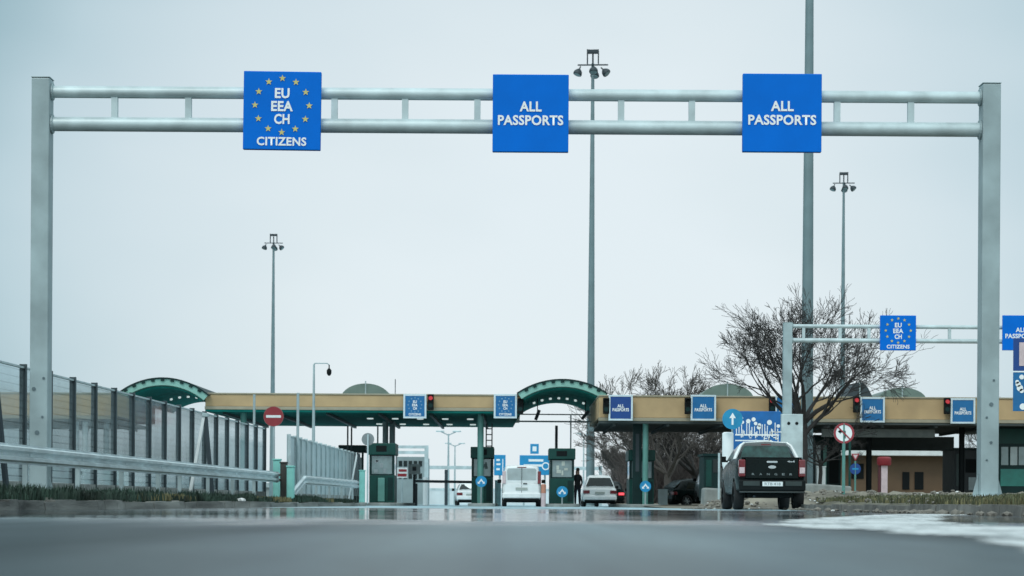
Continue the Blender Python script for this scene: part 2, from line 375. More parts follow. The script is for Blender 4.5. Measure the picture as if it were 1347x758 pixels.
poly_px = [(1006, 690), (1030, 684), (1080, 681), (1150, 677), (1250, 674.5), (1347, 672), (1500, 671.5), (1500, 738), (1400, 727), (1347, 720), (1290, 711), (1230, 704), (1180, 700), (1110, 696), (1050, 694)]
poly = [PZ(x, y, .006) for x, y in poly_px]
notch = [PZ(x, y, .006) for x, y in ((1238, 679), (1275, 677), (1347, 676), (1430, 675.5), (1430, 692), (1347, 692), (1290, 690), (1250, 687))]
def inside(pt, pl):
    r = False; n = len(pl)
    for i in range(n):
        a, c = pl[i], pl[(i+1) % n]
        if (a.y > pt[1]) != (c.y > pt[1]) and pt[0] < (c.x-a.x)*(pt[1]-a.y)/(c.y-a.y)+a.x: r = not r
    return r
def edist(pt, pl):
    m_ = 9e9; q = Vector((pt[0], pt[1]*.25)); n = len(pl)
    for i in range(n):
        a = Vector((pl[i].x, pl[i].y*.25)); c = Vector((pl[(i+1) % n].x, pl[(i+1) % n].y*.25)); ab = c-a
        t = max(0, min(1, (q-a).dot(ab)/ab.length_squared)); m_ = min(m_, (a+ab*t-q).length)
    return m_
mb = MB(); nx, ny = 110, 150; x0, x1, y0_, y1_ = 1.0, 9.5, 5.5, 44
vals = []
for j in range(ny+1):
    y = y0_*(y1_/y0_)**(j/ny)
    for i in range(nx+1):
        x = x0+(x1-x0)*i/nx; mb.v.append((x, y, .004))
        s_ = edist((x, y), poly)*(1 if inside((x, y), poly) else -1)
        s2 = edist((x, y), notch)*(-1 if inside((x, y), notch) else 1)
        vals.append(max(-.5, min(.5, min(s_, s2)*2.2)))
for j in range(ny):
    for i in range(nx): a = j*(nx+1)+i; mb.f.append((a, a+1, a+nx+2, a+nx+1))
o = struct(mb.build('road_marking', mk)); at = o.data.attributes.new('edge', 'FLOAT', 'POINT'); at.data.foreach_set('value', vals)

# lane islands
def island(x0, x1, y0, y1, label):
    mb = MB(); n = 10; xm = (x0+x1)/2; hw = (x1-x0)/2
    pl = [(xm-hw*math.cos(math.pi*k/n), y0+hw-hw*math.sin(math.pi*k/n)) for k in range(n+1)]+[(x1, y1), (x0, y1)]
    mb.prism(pl, -.02, .14, 'Z'); o = mb.build('lane_island', conc, bevel=.03); return tag(o, label, 'traffic island')

# ------------------------------------------------------------------ grass
def grass(name, m, cnt, pos, h0, h1):
    mb = MB()
    for i in range(cnt):
        x, y, z = pos(); a = rnd.uniform(0, 6.28); h = rnd.uniform(h0, h1); wd = rnd.uniform(.004, .009)*2; ln = rnd.uniform(.1, .5)*h
        dx, dy = math.cos(a), math.sin(a); lx, ly = math.cos(a+1.4)*ln, math.sin(a+1.4)*ln
        mb.add([(x-dx*wd, y-dy*wd, z-.02), (x+dx*wd, y+dy*wd, z-.02), (x+lx*.4+dx*wd*.7, y+ly*.4+dy*wd*.7, z+h*.6), (x+lx*.4-dx*wd*.7, y+ly*.4-dy*wd*.7, z+h*.6), (x+lx, y+ly, z+h)], [(0, 1, 2, 3), (3, 2, 4)])
    return struct(mb.build(name, m), 'stuff')
gm = mat('grass_dark', (.020, .046, .032), .8, 0, .6, 1.2); gy = mat('grass_dry', (.16, .15, .075), .85, 0, .5, 1.2); gg = mat('grass_mid', (.075, .085, .045), .85, 0, .5, 1.0)
def pos_l():
    while True:
        y = rnd.uniform(26, 88); x = xk_l(y)-.2-abs(rnd.gauss(0, .9))
        c = math.sin(y*.83+1)+math.sin(y*2.1+x)+math.sin(y*.37)*1.2+math.sin(y*4.7+x*3)*.6
        if rnd.random() < .22+.36*c: return x+rnd.uniform(0, .3)*(c > 1), y, .12+.03*c
grass('grass', gm, 26000, pos_l, .02, .12)
def pos_t():
    c = rnd.choice((29.5, 31, 33.8, 36, 41, 43.5, 49, 54, 58, 71, 76)); y = rnd.gauss(c, .35); return xk_l(y)-.25-abs(rnd.gauss(0, .35)), y, .15
grass('weed_clumps', gm, 5000, pos_t, .08, .24)
def pos_ly():
    c = rnd.choice((44.5, 47, 62, 66, 80)); y = rnd.gauss(c, 1.0); return xk_l(y)-.2-abs(rnd.gauss(0, .4)), y, .16
grass('dry_grass', gy, 2200, pos_ly, .04, .14)
def pos_r():
    while True:
        y = rnd.uniform(26, 64); x = xk_r(y)+.3+abs(rnd.gauss(0, 2.4))
        if rnd.random() < (.45+.5*math.sin(y*.9+x))*(1 if y < 46 else .35): return x, y, zr_(x, y, x-xk_r(y))
grass('verge_grass', gg, 11000, pos_r, .03, .13)
grass('straw_grass', gy, 9000, pos_r, .03, .10)

# ------------------------------------------------------------------ gantries
def gantry(label, xl, xr, d, ztop, zu, zl, ru, rl, pw, struts, zb=.1, zbr=.1, depth=.4):
    g = thing('sign_gantry', label, 'gantry', (0, d, 0))
    for x, z0 in ((xl, zb), (xr, zbr)):
        mb = MB().bb(x-pw/2, x+pw/2, -depth/2, depth/2, z0, ztop)
        o = mb.build('post', steel, g, bevel=.02)
        MB().bb(x-pw/2-.008, x+pw/2+.008, -depth/2-.008, depth/2+.008, ztop+.003, ztop+.02).build('cap', steel, o, bevel=.01)
        MB().bb(x-pw/2-.12, x+pw/2+.12, -depth/2-.12, depth/2+.12, z0-.05, z0+.06).build('foot_plate', steel_l, o, bevel=.01)
        for k in range(5):
            MB().disc((x+rnd.uniform(-.09, .09), -depth/2-.012, 1.0+k*.33+rnd.uniform(-.1, .1)), rnd.uniform(.018, .04), .012, 14).build('cover_plug', steel_m, o)
        if pw < .32:
            for s_ in (-1, 1): MB().prism([(x+s_*(pw/2+.003), z0+.05), (x+s_*(pw/2+.11), z0+.05), (x+s_*(pw/2+.003), z0+.45)], -.02, .02).build('gusset', steel, o)
    MB().tube([(xl+pw/2, 0, zu), (xr-pw/2, 0, zu)], ru, 24).build('upper_beam', steel_l, g, smooth=True)
    MB().tube([(xl+pw/2, 0, zl), (xr-pw/2, 0, zl)], rl, 24).build('lower_beam', steel_l, g, smooth=True)
    for x in (xl+pw/2+.02, xr-pw/2-.02):
        for z, rr_ in ((zu, ru), (zl, rl)): MB().tube([(x-.015, 0, z), (x+.015, 0, z)], rr_+.045, 20).build('flange', steel, g)
    for x in struts: MB().bb(x-.055, x+.055, -.05, .05, zl+rl-.03, zu-ru+.03).build('strut', steel_l, g)
    return g
D1 = 42.4
def X1(px, py=145): return P(px, py, D1).x
zt1 = (P(55, 104, D1).z+P(1302, 113, D1).z)/2
zu1 = (P(200, 121.5, D1).z+P(1200, 128.5, D1).z)/2; zl1 = (P(200, 163.5, D1).z+P(1200, 171, D1).z)/2
gantry('large grey steel gantry nearest the camera spanning the whole road', X1(55, 300), X1(1301, 300), D1, zt1, zu1, zl1, .105, .125, .315,
       [X1(x) for x in (151, 248, 440, 533, 628, 817, 910, 1101, 1198)], .12, .26)
def eu_sign(name, label, loc, w_, h_, m, frame=None, group=None, tw=1.0, depth=.12):
    s = thing(name, label, 'sign', loc, 0, group)
    MB().bb(-w_/2, w_/2, 0, depth, -h_/2, h_/2).build('panel', m, s, bevel=.012)
    if frame:
        t = frame; f = MB(); y0, y1 = -.02, depth-.01
        for q in ((-w_/2-t, w_/2+t, h_/2+.002, h_/2+t), (-w_/2-t, w_/2+t, -h_/2-t, -h_/2-.002), (-w_/2-t, -w_/2-.002, -h_/2-.001, h_/2+.001), (w_/2+.002, w_/2+t, -h_/2-.001, h_/2+.001)): f.bb(q[0], q[1], y0, y1, q[2], q[3])
        f.build('frame', frame_w, s, bevel=.006)
    for k in range(12):
        st = MB(); a = 2*math.pi*k/12; star(st, .35*w_*math.sin(a), -.012, h_*.065+.345*h_*math.cos(a), .047*w_)
        st.build('star', gold if tw == 1 else mat('pale_star', (.25, .42, .55), .5), s)
    for tx, z, ww in (('EU', .22, .19), ('EEA', .055, .28), ('CH', -.11, .20)): text(tx, 0, -.012, h_*z, w_*ww, h_*.13, white, s, .032, spacing=1.04)
    text('CITIZENS', 0, -.012, -h_*.395, w_*.64, h_*.11, white, s, .03, spacing=1.06)
    return s
def pass_sign(name, label, loc, w_, h_, m, frame=None, group=None, depth=.12, tw=.86, boost=1.0):
    s = thing(name, label, 'sign', loc, 0, group)
    MB().bb(-w_/2, w_/2, 0, depth, -h_/2, h_/2).build('panel', m, s, bevel=.012)
    if frame:
        t = frame; f = MB(); y0, y1 = -.02, depth-.01
        for q in ((-w_/2-t, w_/2+t, h_/2+.002, h_/2+t), (-w_/2-t, w_/2+t, -h_/2-t, -h_/2-.002), (-w_/2-t, -w_/2-.002, -h_/2-.001, h_/2+.001), (w_/2+.002, w_/2+t, -h_/2-.001, h_/2+.001)): f.bb(q[0], q[1], y0, y1, q[2], q[3])
        f.build('frame', frame_w, s, bevel=.006)
    text('ALL', 0, -.012, h_*.085, w_*.29*boost, h_*.13*boost, white, s, .03, spacing=1.05)
    text('PASSPORTS', 0, -.012, -h_*.092, w_*tw, h_*.13*boost, white, s, .03, spacing=1.05)
    return s
S1 = 'large signs on the near gantry'
def rect(x0, y0, x1, y1, d, dy=0.):
    a = P((x0+x1)/2, (y0+y1)/2, d+dy); return a, (x1-x0)*(d+dy)/F, (y1-y0)*(d+dy)/F
p, a, h = rect(320, 94, 422, 197, D1, -.25); eu_sign('lane_sign', 'large blue EU EEA CH CITIZENS sign with yellow star ring on the near gantry', p, a, h, blue, group=S1).rotation_euler = (0, R(.5), 0)
p, a, h = rect(648, 98, 748, 200, D1, -.25); pass_sign('lane_sign', 'large blue ALL PASSPORTS sign in the middle of the near gantry', p, a, h, blue, group=S1)
p, a, h = rect(977, 97, 1081, 200, D1, -.25); pass_sign('lane_sign', 'large blue ALL PASSPORTS sign covering the thickest mast on the near gantry', p, a, h, blue, group=S1)

D2 = 91.
def X2(px, py=440): return P(px, py, D2).x
zu2 = P(1250, 430.5, D2).z; zl2 = P(1250, 449, D2).z
gantry('smaller grey gantry farther off carrying small blue signs, beside the bare tree', X2(1036), X2(1036)+15.5, D2, P(1036, 425, D2).z, zu2, zl2, .075, .085, .33,
       [X2(x) for x in (1057, 1105, 1143, 1249)]+[X2(1400), X2(1450)], .3, .3, .34)
p, a, h = rect(1158, 415, 1205, 461, D2, -.2); eu_sign('lane_sign', 'small blue EU EEA CH CITIZENS sign with stars on the far gantry', p, a, h, blue, group='signs on the far gantry')
p, a, h = rect(1319, 415, 1367, 461, D2, -.2); pass_sign('lane_sign', 'small blue ALL PASSPORTS sign on the far gantry, cut by the picture edge', p, a, h, blue, group='signs on the far gantry')
# grey cabinet at the foot of the far gantry
p = P(1041, 600, D2-.55); cw = 28*D2/F
c = thing('switch_cabinet', 'tall pale grey metal cabinet at the foot of the far gantry post', 'cabinet', (p.x, p.y, .2))
hc = P(1041, 545, D2-.55).z-.2
MB().bb(-cw/2, cw/2, -.2, .2, 0, hc).build('body', steel_l, c, bevel=.02)
MB().disc((-.13, -.215, hc-.35), .06, .02, 16).disc((.17, -.215, hc-.35), .06, .02, 16).build('lamp_hole', black, c)
MB().bb(-cw/2+.06, cw/2-.06, -.212, -.203, .15, hc-.7).build('door', steel_l, c, bevel=.008)

# ------------------------------------------------------------------ guardrails
def guardrail(label, pts, zt=1.0, step=4.0, endturn=False):
    g = thing('guardrail', label, 'guardrail', pts[0])
    prof = [(0, 0), (.0, -.03), (.075, -.055), (.075, -.105), (.0, -.135), (.0, -.175), (.075, -.205), (.075, -.255), (.0, -.28), (.0, -.31)]
    o = Vector(pts[0]); mb = MB(); vs = []; n = len(prof)
    for p_ in pts:
        for a_, z_ in prof: vs.append((p_[0]-o.x+a_, p_[1]-o.y, p_[2]-o.z+z_))
        for a_, z_ in prof: vs.append((p_[0]-o.x+a_-.006, p_[1]-o.y, p_[2]-o.z+z_))
    fs = []
    for i in range(len(pts)-1):
        q = i*2*n; r = q+2*n
        for k in range(n-1): fs += [(q+k, q+k+1, r+k+1, r+k), (q+n+k, r+n+k, r+n+k+1, q+n+k+1)]
    mb.add(vs, fs); mb.build('beam', rail_m, g, smooth=False)
    # posts
    for i in range(len(pts)-1):
        a_, b_ = Vector(pts[i]), Vector(pts[i+1]); L_ = (b_-a_).length; k = 0
        while k*step < L_-1:
            q = a_+(b_-a_)*(k*step/L_)-o
            pm = MB(); pm.bb(q.x-.12, q.x-.04, q.y-.03, q.y+.03, q.z-1.0, q.z-.02); pm.bb(q.x-.045, q.x+.0, q.y-.06, q.y+.06, q.z-.26, q.z-.05)
            pm.build('post', steel, g); k += 1
    return g
a0 = PZ(0, 582, 1.0); a1 = PZ(367, 621, 1.0); dd = (a1-a0)
pre = a0-dd.normalized()*10
guardrail('long galvanised W-beam guardrail along the left verge in front of the noise barrier', [tuple(pre), tuple(a0+dd*.5), tuple(a1)])
b0 = PZ(400, 625, 1.0); b1 = PZ(470, 632, 1.0)
guardrail('short farther guardrail with a sloping end beyond the turquoise cabinet', [(b0.x-.25, b0.y-3.2, .33), tuple(b0), tuple(b1)])

# ------------------------------------------------------------------ noise barriers
pm_ = bpy.data.materials.new('acrylic_panel'); pm_.use_nodes = True; nt = pm_.node_tree; N = nt.nodes; L = nt.links; b = N['Principled BSDF']
tc = N.new('ShaderNodeTexCoord'); sep = N.new('ShaderNodeSeparateXYZ'); L.new(tc.outputs['Object'], sep.inputs[0])
wv = mth('PINGPONG', sep.outputs['Z'], .075); ln_ = mrange(wv, 0, .018, 1, 0)
b.inputs['Roughness'].default_value = .16; b.inputs['IOR'].default_value = 1.5
cc = N.new('ShaderNodeMix'); cc.data_type = 'RGBA'; cc.inputs['A'].default_value = (.55, .66, .69, 1); cc.inputs['B'].default_value = (.06, .085, .09, 1)
L.new(ln_, cc.inputs['Factor']); L.new(cc.outputs['Result'], b.inputs['Base Color'])
dirt = nodes_noise(.8, 5, (1, 1, .5))
tr = N.new('ShaderNodeBsdfTransparent'); tr.inputs[0].default_value = (.86, .93, .94, 1)
ms = N.new('ShaderNodeMixShader')
fac = mth('MAXIMUM', mth('ADD', mrange(dirt, .3, .7, .46, .74), mrange(sep.outputs['Z'], 0, 2.3, .4, -.25)), mth('MULTIPLY', ln_, .7))
L.new(fac, ms.inputs[0]); L.new(tr.outputs[0], ms.inputs[1]); L.new(b.outputs[0], ms.inputs[2])
bpn = N.new('ShaderNodeBump'); bpn.inputs['Strength'].default_value = .15; bpn.inputs['Distance'].default_value = .01
L.new(nodes_noise(3, 3), bpn.inputs['Height']); L.new(bpn.outputs[0], b.inputs['Normal'])
gl = N.new('ShaderNodeBsdfGlossy'); gl.inputs['Color'].default_value = (.75, .85, .9, 1); gl.inputs['Roughness'].default_value = .12; L.new(bpn.outputs[0], gl.inputs['Normal'])
fr = N.new('ShaderNodeFresnel'); fr.inputs['IOR'].default_value = 1.45
m2 = N.new('ShaderNodeMixShader'); L.new(fr.outputs[0], m2.inputs[0]); L.new(ms.outputs[0], m2.inputs[1]); L.new(gl.outputs[0], m2.inputs[2])
L.new(m2.outputs[0], N['Material Output'].inputs[0])
def barrier(label, A, B, z0, zt, step, panel_m, post_w=.17, skip=()):
    d = B-A; Ln = math.hypot(d.x, d.y); n = round(Ln/step); ang = math.atan2(d.y, d.x)
    g = thing('noise_barrier', label, 'noise barrier', (A.x, A.y, z0), ang); H = zt-z0; s = Ln/n
    for i in range(n+1):
        x = i*s; pb = MB()       # H section post
        pb.bb(x-.06, x+.06, -.065, -.053, -.1, H+.05); pb.bb(x-.06, x+.06, .053, .065, -.1, H+.05); pb.bb(x-.01, x+.01, -.052, .052, -.1, H+.05)
        pb.build('post', fpost if panel_m is pm_ else steel_l, g)
    for i in range(n):
        x = i*s; hh = H-.04 if i not in skip else H*.6
        MB().add([(x+.012, 0, .35), (x+s-.012, 0, .35), (x+s-.012, 0, hh), (x+.012, 0, hh)], [(0, 1, 2, 3)]).build('panel', panel_m, g)
        MB().bb(x+.012, x+s-.012, -.05, .05, -.1, .345).build('plinth', conc, g)
    MB().bb(.0, Ln, -.03, .03, H-.038, H-.0).build('top_rail', steel_l, g)
    return g
fA = PZ(29, 482, 2.79); fB = PZ(348, 563.5, 2.79); dirn = (fB-fA).normalized(); fA = fA-dirn*2.4*3
fA.z = fB.z = 0
barrier('long noise barrier of clear ribbed panels between dark posts along the left verge', fA, fB, .16, 2.79, 2.42, pm_)
fC = PZ(380, 573, 2.45); fD = PZ(472, 598, 2.45); fC.z = fD.z = 0
pp = mat('pale_panel', (.50, .60, .63), .4, 0, .15, 1, .1, 4, stretch=(4, 1, .4))
barrier('farther noise barrier of pale grey panels beyond the gap', fC, fD, .1, 2.45, 2.0, pp)
# A frame braces
for i, (px, d, off) in enumerate(((270, 62., 0), (-9, 44.5, 0))):
    ap = P(px, 546 if i == 0 else 470, d); zb = .15
    t = thing('a_frame_brace', ('inverted V brace of one pale and one dark leg before the middle of the barrier', 'dark slanting steel brace at the near end of the noise barrier')[i], 'brace', (ap.x, ap.y, zb))
    hh = ap.z-zb
    MB().tube([(-.42, .1, 0), (-.02, 0, hh)], .055, 4).build('leg', white2, t)
    MB().tube([(.22 if i == 0 else .30, -.1, 0), (.0, 0, hh)], .06, 4).build('leg', steel_d, t)
    MB().box((0, 0, hh), (.16, .12, .1)).build('head_plate', steel, t, bevel=.01)
p0 = P(470, 595, 108); t = thing('a_frame_brace', 'white inverted V brace at the end of the farther pale barrier', 'brace', (p0.x-.1, 108, .1))
hh = p0.z-.1; MB().tube([(-.3, 0, 0), (.1, 0, hh)], .05, 4).build('leg', white2, t); MB().tube([(.35, 0, 0), (.12, 0, hh)], .05, 4).build('leg', steel_d, t)

# things in the gap between the barriers
def pole_thing(px, ytop, d, r, label, m=steel, zb=.1):
    q = P(px, ytop, d); o = MB().tube([(0, 0, 0), (0, 0, q.z-zb)], r, 12).build('steel_pole', m, loc=(q.x, d, zb), smooth=True); return tag(o, label, 'pole')
pole_thing(334.5, 519, 87, .045, 'plain grey pole rising behind the barrier end, left of the no entry sign')
pole_thing(392, 517, 86, .05, 'plain grey pole standing between the two noise barriers')
def box_thing(name, label, cat, x0, y0, x1, y1, d, m, zb=.1, dep=.4, cap=None):
    q = P((x0+x1)/2, y0, d); w_ = (x1-x0)*d/F; h_ = q.z-zb
    t = thing(name, label, cat, (q.x, d, zb))
    MB().bb(-w_/2, w_/2, -dep/2, dep/2, 0, h_).build('body', m, t, bevel=.02)
    MB().bb(-w_/2-.02, w_/2+.02, -dep/2-.02, dep/2+.02, h_+.002, h_+.05).build('lid', cap or m, t, bevel=.01)
    MB().bb(-w_/2+.04, w_/2-.04, -dep/2-.01, -dep/2-.002, .08, h_-.08).build('door', m, t, bevel=.004)
    return t
box_thing('cabinet', 'tall pale turquoise cabinet at the end of the near guardrail', 'cabinet', 378, 615, 387, 655, 69, turq)
box_thing('cabinet', 'small turquoise box above the dark guardrail end', 'cabinet', 360, 606, 369, 640, 71, turq)
box_thing('cabinet', 'narrow dark brown cabinet squeezed between two turquoise ones', 'cabinet', 369.5, 610, 377.5, 651, 69.5, mat('dark_brown', (.05, .045, .042), .7))
box_thing('cabinet', 'narrow turquoise cabinet at the end of the farther guardrail', 'cabinet', 473, 620, 480, 655, 100, turq)
# no entry sign
q = P(360, 548, 75); r_ = 13.2*75/F
t = thing('no_entry_sign', 'round red no entry sign with a white bar on a grey pole', 'road sign', (q.x, q.y, .1)); zc = q.z-.1
MB().disc((0, -.04, zc), r_*.96, .012, 40).build('disc', red, t); MB().ring((0, -.045, zc), r_*.955, r_, .02, 40).build('rim', mat('dull_red_rim', (.3, .1, .1), .5), t)
MB().bb(-r_*.74, r_*.74, -.046, -.041, zc-.04, zc+.04).build('bar', white2, t, bevel=.001); MB().tube([(0, 0, 0), (0, 0, zc+.1)], .03, 10).build('pole', steel, t, smooth=True)
# back of a round sign
q = P(484, 578, 100); r_ = 8.3*100/F
t = thing('round_sign', 'back of a round grey road sign on a thin pole left of the first booth', 'road sign', (q.x, q.y, .1)); zc = q.z-.1
MB().disc((0, 0, zc), r_, .02, 30).build('disc', mat('sign_back', (.22, .25, .26), .5, .2), t); MB().tube([(0, -.05, 0), (0, -.05, zc+.2)], .035, 10).build('pole', steel_l, t, smooth=True)
# cctv pole
q = P(413, 478, 96); t = thing('camera_pole', 'grey pole with a short arm and a hanging dome camera', 'camera pole', (q.x, q.y, .1)); H = q.z-.1
arm = 20*96/F; MB().tube([(0, 0, 0), (0, 0, 2.6), (0, 0, H-.06), (.03, 0, H-.01), (.08, 0, H), (arm-.08, 0, H), (arm, 0, H-.06)], [.07, .065, .04, .028, .022, .022, .022], 10).build('pole', steel, t, smooth=True)
mb = MB(); mb.tube([(arm, 0, H-.06), (arm, 0, H-.22)], .025, 8); mb.tube([(arm, 0, H-.20), (arm, 0, H-.28), (arm, 0, H-.4), (arm, 0, H-.47), (arm, 0, H-.5)], [.04, .10, .095, .06, .01], 14); mb.build('dome_camera', black, t, smooth=True)

# ------------------------------------------------------------------ high masts
def mast(label, px, ytop, d, r0, r1, head=True, ht=None):
    q = P(px, ytop if head else 300, d); H = (q.z if head else ht)
    t = thing('floodlight_mast', label, 'floodlight mast', (q.x, d, 0), rnd.uniform(-.1, .1), 'tall floodlight masts')
    MB().tube([(0, 0, 0), (0, 0, H*.33), (0, 0, H*.66), (0, 0, H-.9)], [r0, r0+(r1-r0)*.33, r0+(r1-r0)*.66, r1], 16).build('pole', mast_m, t, smooth=True)
    MB().tube([(0, 0, 0), (0, 0, .06)], r0+.2, 16).build('base_flange', steel, t)
    c = MB(); z = H
    for sx_ in (-1, 1):
        for sy_ in (-1, 1): c.bb(sx_*.36-.03, sx_*.36+.03, sy_*.3-.03, sy_*.3+.03, z-.95, z)
        c.bb(sx_*.36-.025, sx_*.36+.025, -.27, .27, z-.2, z-.02)
        c.bb(-.33, .33, sx_*.3-.025, sx_*.3+.025, z-.2, z-.02)
    c.tube([(0, 0, z-.95), (0, 0, z-.25)], .06, 8)
    c.build('head_frame', steel_d, t)
    MB().bb(-1.0, 1.0, -.05, .05, z-1.02, z-.94).bb(-.05, .05, -.8, .8, z-1.1, z-1.025).build('cross_arm', steel_d, t)
    for (x, y, a_) in ((-.95, 0, .35), (.8, 0, -.75), (.08, -.8, 0), (.1, .8, 0)):
        rot = Matrix.Rotation(a_, 3, 'Y') @ Matrix.Rotation(R(-25) if abs(y) > .1 else R(-15), 3, 'X')
        lm = MB(); pts = [(0, 0, .22), (0, 0, .12), (0, 0, 0), (0, 0, -.16), (0, 0, -.22)]; lm.tube(pts, [.06, .17, .26, .30, .28], 12)
        lm.box((0, 0, .3), (.08, .08, .2)); lm.v = [tuple(rot@Vector(v)+Vector((x, y, z-1.42))) for v in lm.v]
        lf = lm.build('floodlight', steel_d, t, smooth=True)
        lz = MB().tube([(0, 0, -.223), (0, 0, -.235)], .22, 12); lz.v = [tuple(rot@Vector(v)+Vector((x, y, z-1.42))) for v in lz.v]; lz.build('lens', glass_g, lf)
    return t
mast('tallest fully visible floodlight mast, standing behind the green arch at the road centre', 780, 66, 159, .30, .10)
mast('short-looking distant floodlight mast behind the tan canopy on the left', 360, 308, 262, .32, .11)
mast('slender distant floodlight mast just left of the far gantry star sign', 1110, 227, 222, .30, .10)
mast('thickest floodlight mast, running out of the top of the picture behind the bare tree', 1063, 300, 104, .285, .12, False, 33)

# ------------------------------------------------------------------ canopies and arches
DL, DR = 112., 108.
ztl = (P(300, 518, DL).z+P(660, 519, DL).z)/2; zbl = (P(300, 542, DL).z+P(660, 543.5, DL).z)/2
def canopy(label, x0, x1, d, dep, zt, zb, sof, inset, cols=(), colm=green_l, lights=(), colr=.17, soffit_th=.25):
    t = thing('checkpoint_canopy', label, 'canopy', ((x0+x1)/2, d, 0)); hw = (x1-x0)/2
    MB().bb(-hw, hw, 0, dep, zb+.25, zt-.05).build('fascia', tan, t, bevel=.02)
    MB().bb(-hw-.02, hw+.02, -.05, dep+.05, zt-.047, zt+.02).build('top_trim', trim, t, bevel=.01)
    MB().bb(-hw-.02, hw+.02, -.05, .2, zb+.1, zb+.247).build('bottom_trim', trim, t, bevel=.01)
    sm = MB(); x2 = hw-inset
    vs = [(-hw, .0, zb+.098), (hw, .0, zb+.098), (x2, dep, zb+.098), (-x2, dep, zb+.098), (-hw, .0, zb), (hw, .0, zb), (x2, dep, zb), (-x2, dep, zb)]
    sm.add(vs, [(0, 1, 2, 3), (4, 5, 6, 7), (0, 1, 5, 4), (1, 2, 6, 5), (2, 3, 7, 6), (3, 0, 4, 7)]); sm.build('soffit', sof, t)
    rb = MB(); k = -x2+.5
    while k < x2-.4: rb.bb(k-.06, k+.06, .2, dep-.2, zb-.12, zb-.004); k += 2.4
    rb.build('soffit_ribs', green_k if sof is green_d else grey_sof, t)
    for x in lights:
        for yy in (dep*.35, dep*.75):
            MB().tube([(x-t.location.x, yy, zb-.06), (x-t.location.x, yy, zb-.002)], .16, 14).build('downlight', down_l, t)
    for (x, y, m) in cols:
        MB().tube([(x-t.location.x, y-d, -.02), (x-t.location.x, y-d, zb-.002)], colr, 14).build('column', m, t, smooth=True)
    return t
xl0, xl1 = P(270, 530, DL).x, P(685, 530, DL).x
canopy('tan fascia canopy with dark green underside spanning the two EU lanes', xl0, xl1, DL, 20.5, ztl, zbl, green_d, .35,
       cols=((P(632, 600, 113.2).x, 113.2, green_l), (P(507, 580, 124).x, 124, steel), (P(320, 600, 113.2).x, 113.2, green_l), (P(516, 580, 124).x, 124, steel)), lights=[P(x, 550, DL).x for x in (475, 510, 545, 580, 615)], colr=.15)
ztr = (P(850, 521, DR).z+P(1250, 523, DR).z)/2; zbr = (P(850, 556.5, DR).z+P(1250, 560, DR).z)/2
xr0, xr1 = P(788, 540, DR).x, P(1460, 540, DR).x
canopy('long tan fascia canopy with grey underside over the right hand lanes', xr0, xr1, DR, 13, ztr, zbr, grey_sof, .2,
       cols=((P(849, 600, DR+.6).x, DR+.6, green_l), (P(1143, 600, DR+3).x, DR+3, black), (P(1265, 600, DR+3).x, DR+3, black)), colr=.13)
xa = P(152, 540, DR).x
canopy('tan fascia canopy seen through the clear noise barrier at far left', xa-16, xa, DR, 12, (P(100, 517, DR).z), P(100, 554, DR).z, grey_sof, .2,
       cols=((P(112, 580, DR+.6).x, DR+.6, white2), (P(100, 580, DR+.6).x, DR+.6, white2), (P(140, 580, DR+1).x, DR+1, steel)), colr=.13)
# dark backing wall of right canopy lanes: roof gable of soffit
def arch(label, cxp, hwp, yc, ye, d, dep, lights=True):
    c = P(cxp, yc, d); hw = hwp*d/F; rise = c.z-P(cxp, ye, d).z; Rr = (hw*hw+rise*rise)/(2*rise); a = math.asin(hw/Rr)
    t = thing('arched_canopy', label, 'arched roof', (c.x, d, c.z-Rr)); n = 28
    def band(r0, r1, y0, y1, m, name, a_=a):
        poly = [(r1*math.sin(-a_+2*a_*k/n), r1*math.cos(-a_+2*a_*k/n)) for k in range(n+1)]
        inn = [(r0*math.sin(a_-2*a_*k/n), r0*math.cos(a_-2*a_*k/n)) for k in range(n+1)]
        vs = []; fs = []
        for y in (y0, y1):
            for k in range(n+1): vs.append((poly[k][0], y, poly[k][1]))
            for k in range(n+1): vs.append((inn[n-k][0], y, inn[n-k][1]))
        M = n+1
        for k in range(n):
            fs += [(k, k+1, M+k+1, M+k), (2*M+k, 3*M+k, 3*M+k+1, 2*M+k+1), (k, 2*M+k, 2*M+k+1, k+1), (M+k, M+k+1, 3*M+k+1, 3*M+k)]
        fs += [(0, M, 3*M, 2*M), (n, 2*M+n, 3*M+n, M+n)]
        return MB().add(vs, fs).build(name, m, t, smooth=False)
    band(Rr-.07, Rr, -.06, dep, green_k, 'roof_shell')
    band(Rr-.36, Rr-.072, .0, .12, arch_g, 'front_fascia', a*.99)
    band(Rr-.41, Rr-.363, -.03, .12, green, 'lower_rim', a*.97)
    band(Rr-.46, Rr-.24, .125, dep-.05, mat('vault_green', (.016, .21, .18), .8, 0, .2, 1.2, spec=.04), 'vault', a*.94)
    for k in range(-4, 5):
        aa = a*k/5; br = MB(); br.box((0, 0, 0), (.16, .16, .1)); rot = Matrix.Rotation(aa, 3, 'Y')
        br.v = [tuple(rot@(Vector(v)*1.0+Vector((0, -.0, Rr-.125)))) for v in br.v]; br.build('bracket', green_k, t)
    for k in range(-3, 4):
        aa = a*k/4.6; lm = MB().tube([(math.sin(aa)*(Rr-e_), dep*.55, math.cos(aa)*(Rr-e_)) for e_ in (.56, .55, .52, .465)], [.03, .06, .075, .06], 12); lm.build('downlight', down_l, t)
    if lights:
        zb = -Rr+Rr*math.cos(a)+Rr-.5
        MB().tube([(-hw, dep*.5, zb-.2), (hw, dep*.5, zb-.2)], .03, 6).build('tie_rod', steel, t)
        MB().tube([(-hw, dep*.5, zb-.55), (hw, dep*.5, zb-.55)], .04, 6).build('tie_rod', steel, t)
    return t
arch('green barrel arch over the road between the two tan canopies, lit underneath', 740, 60, 498.5, 517, DL-.6, 16)
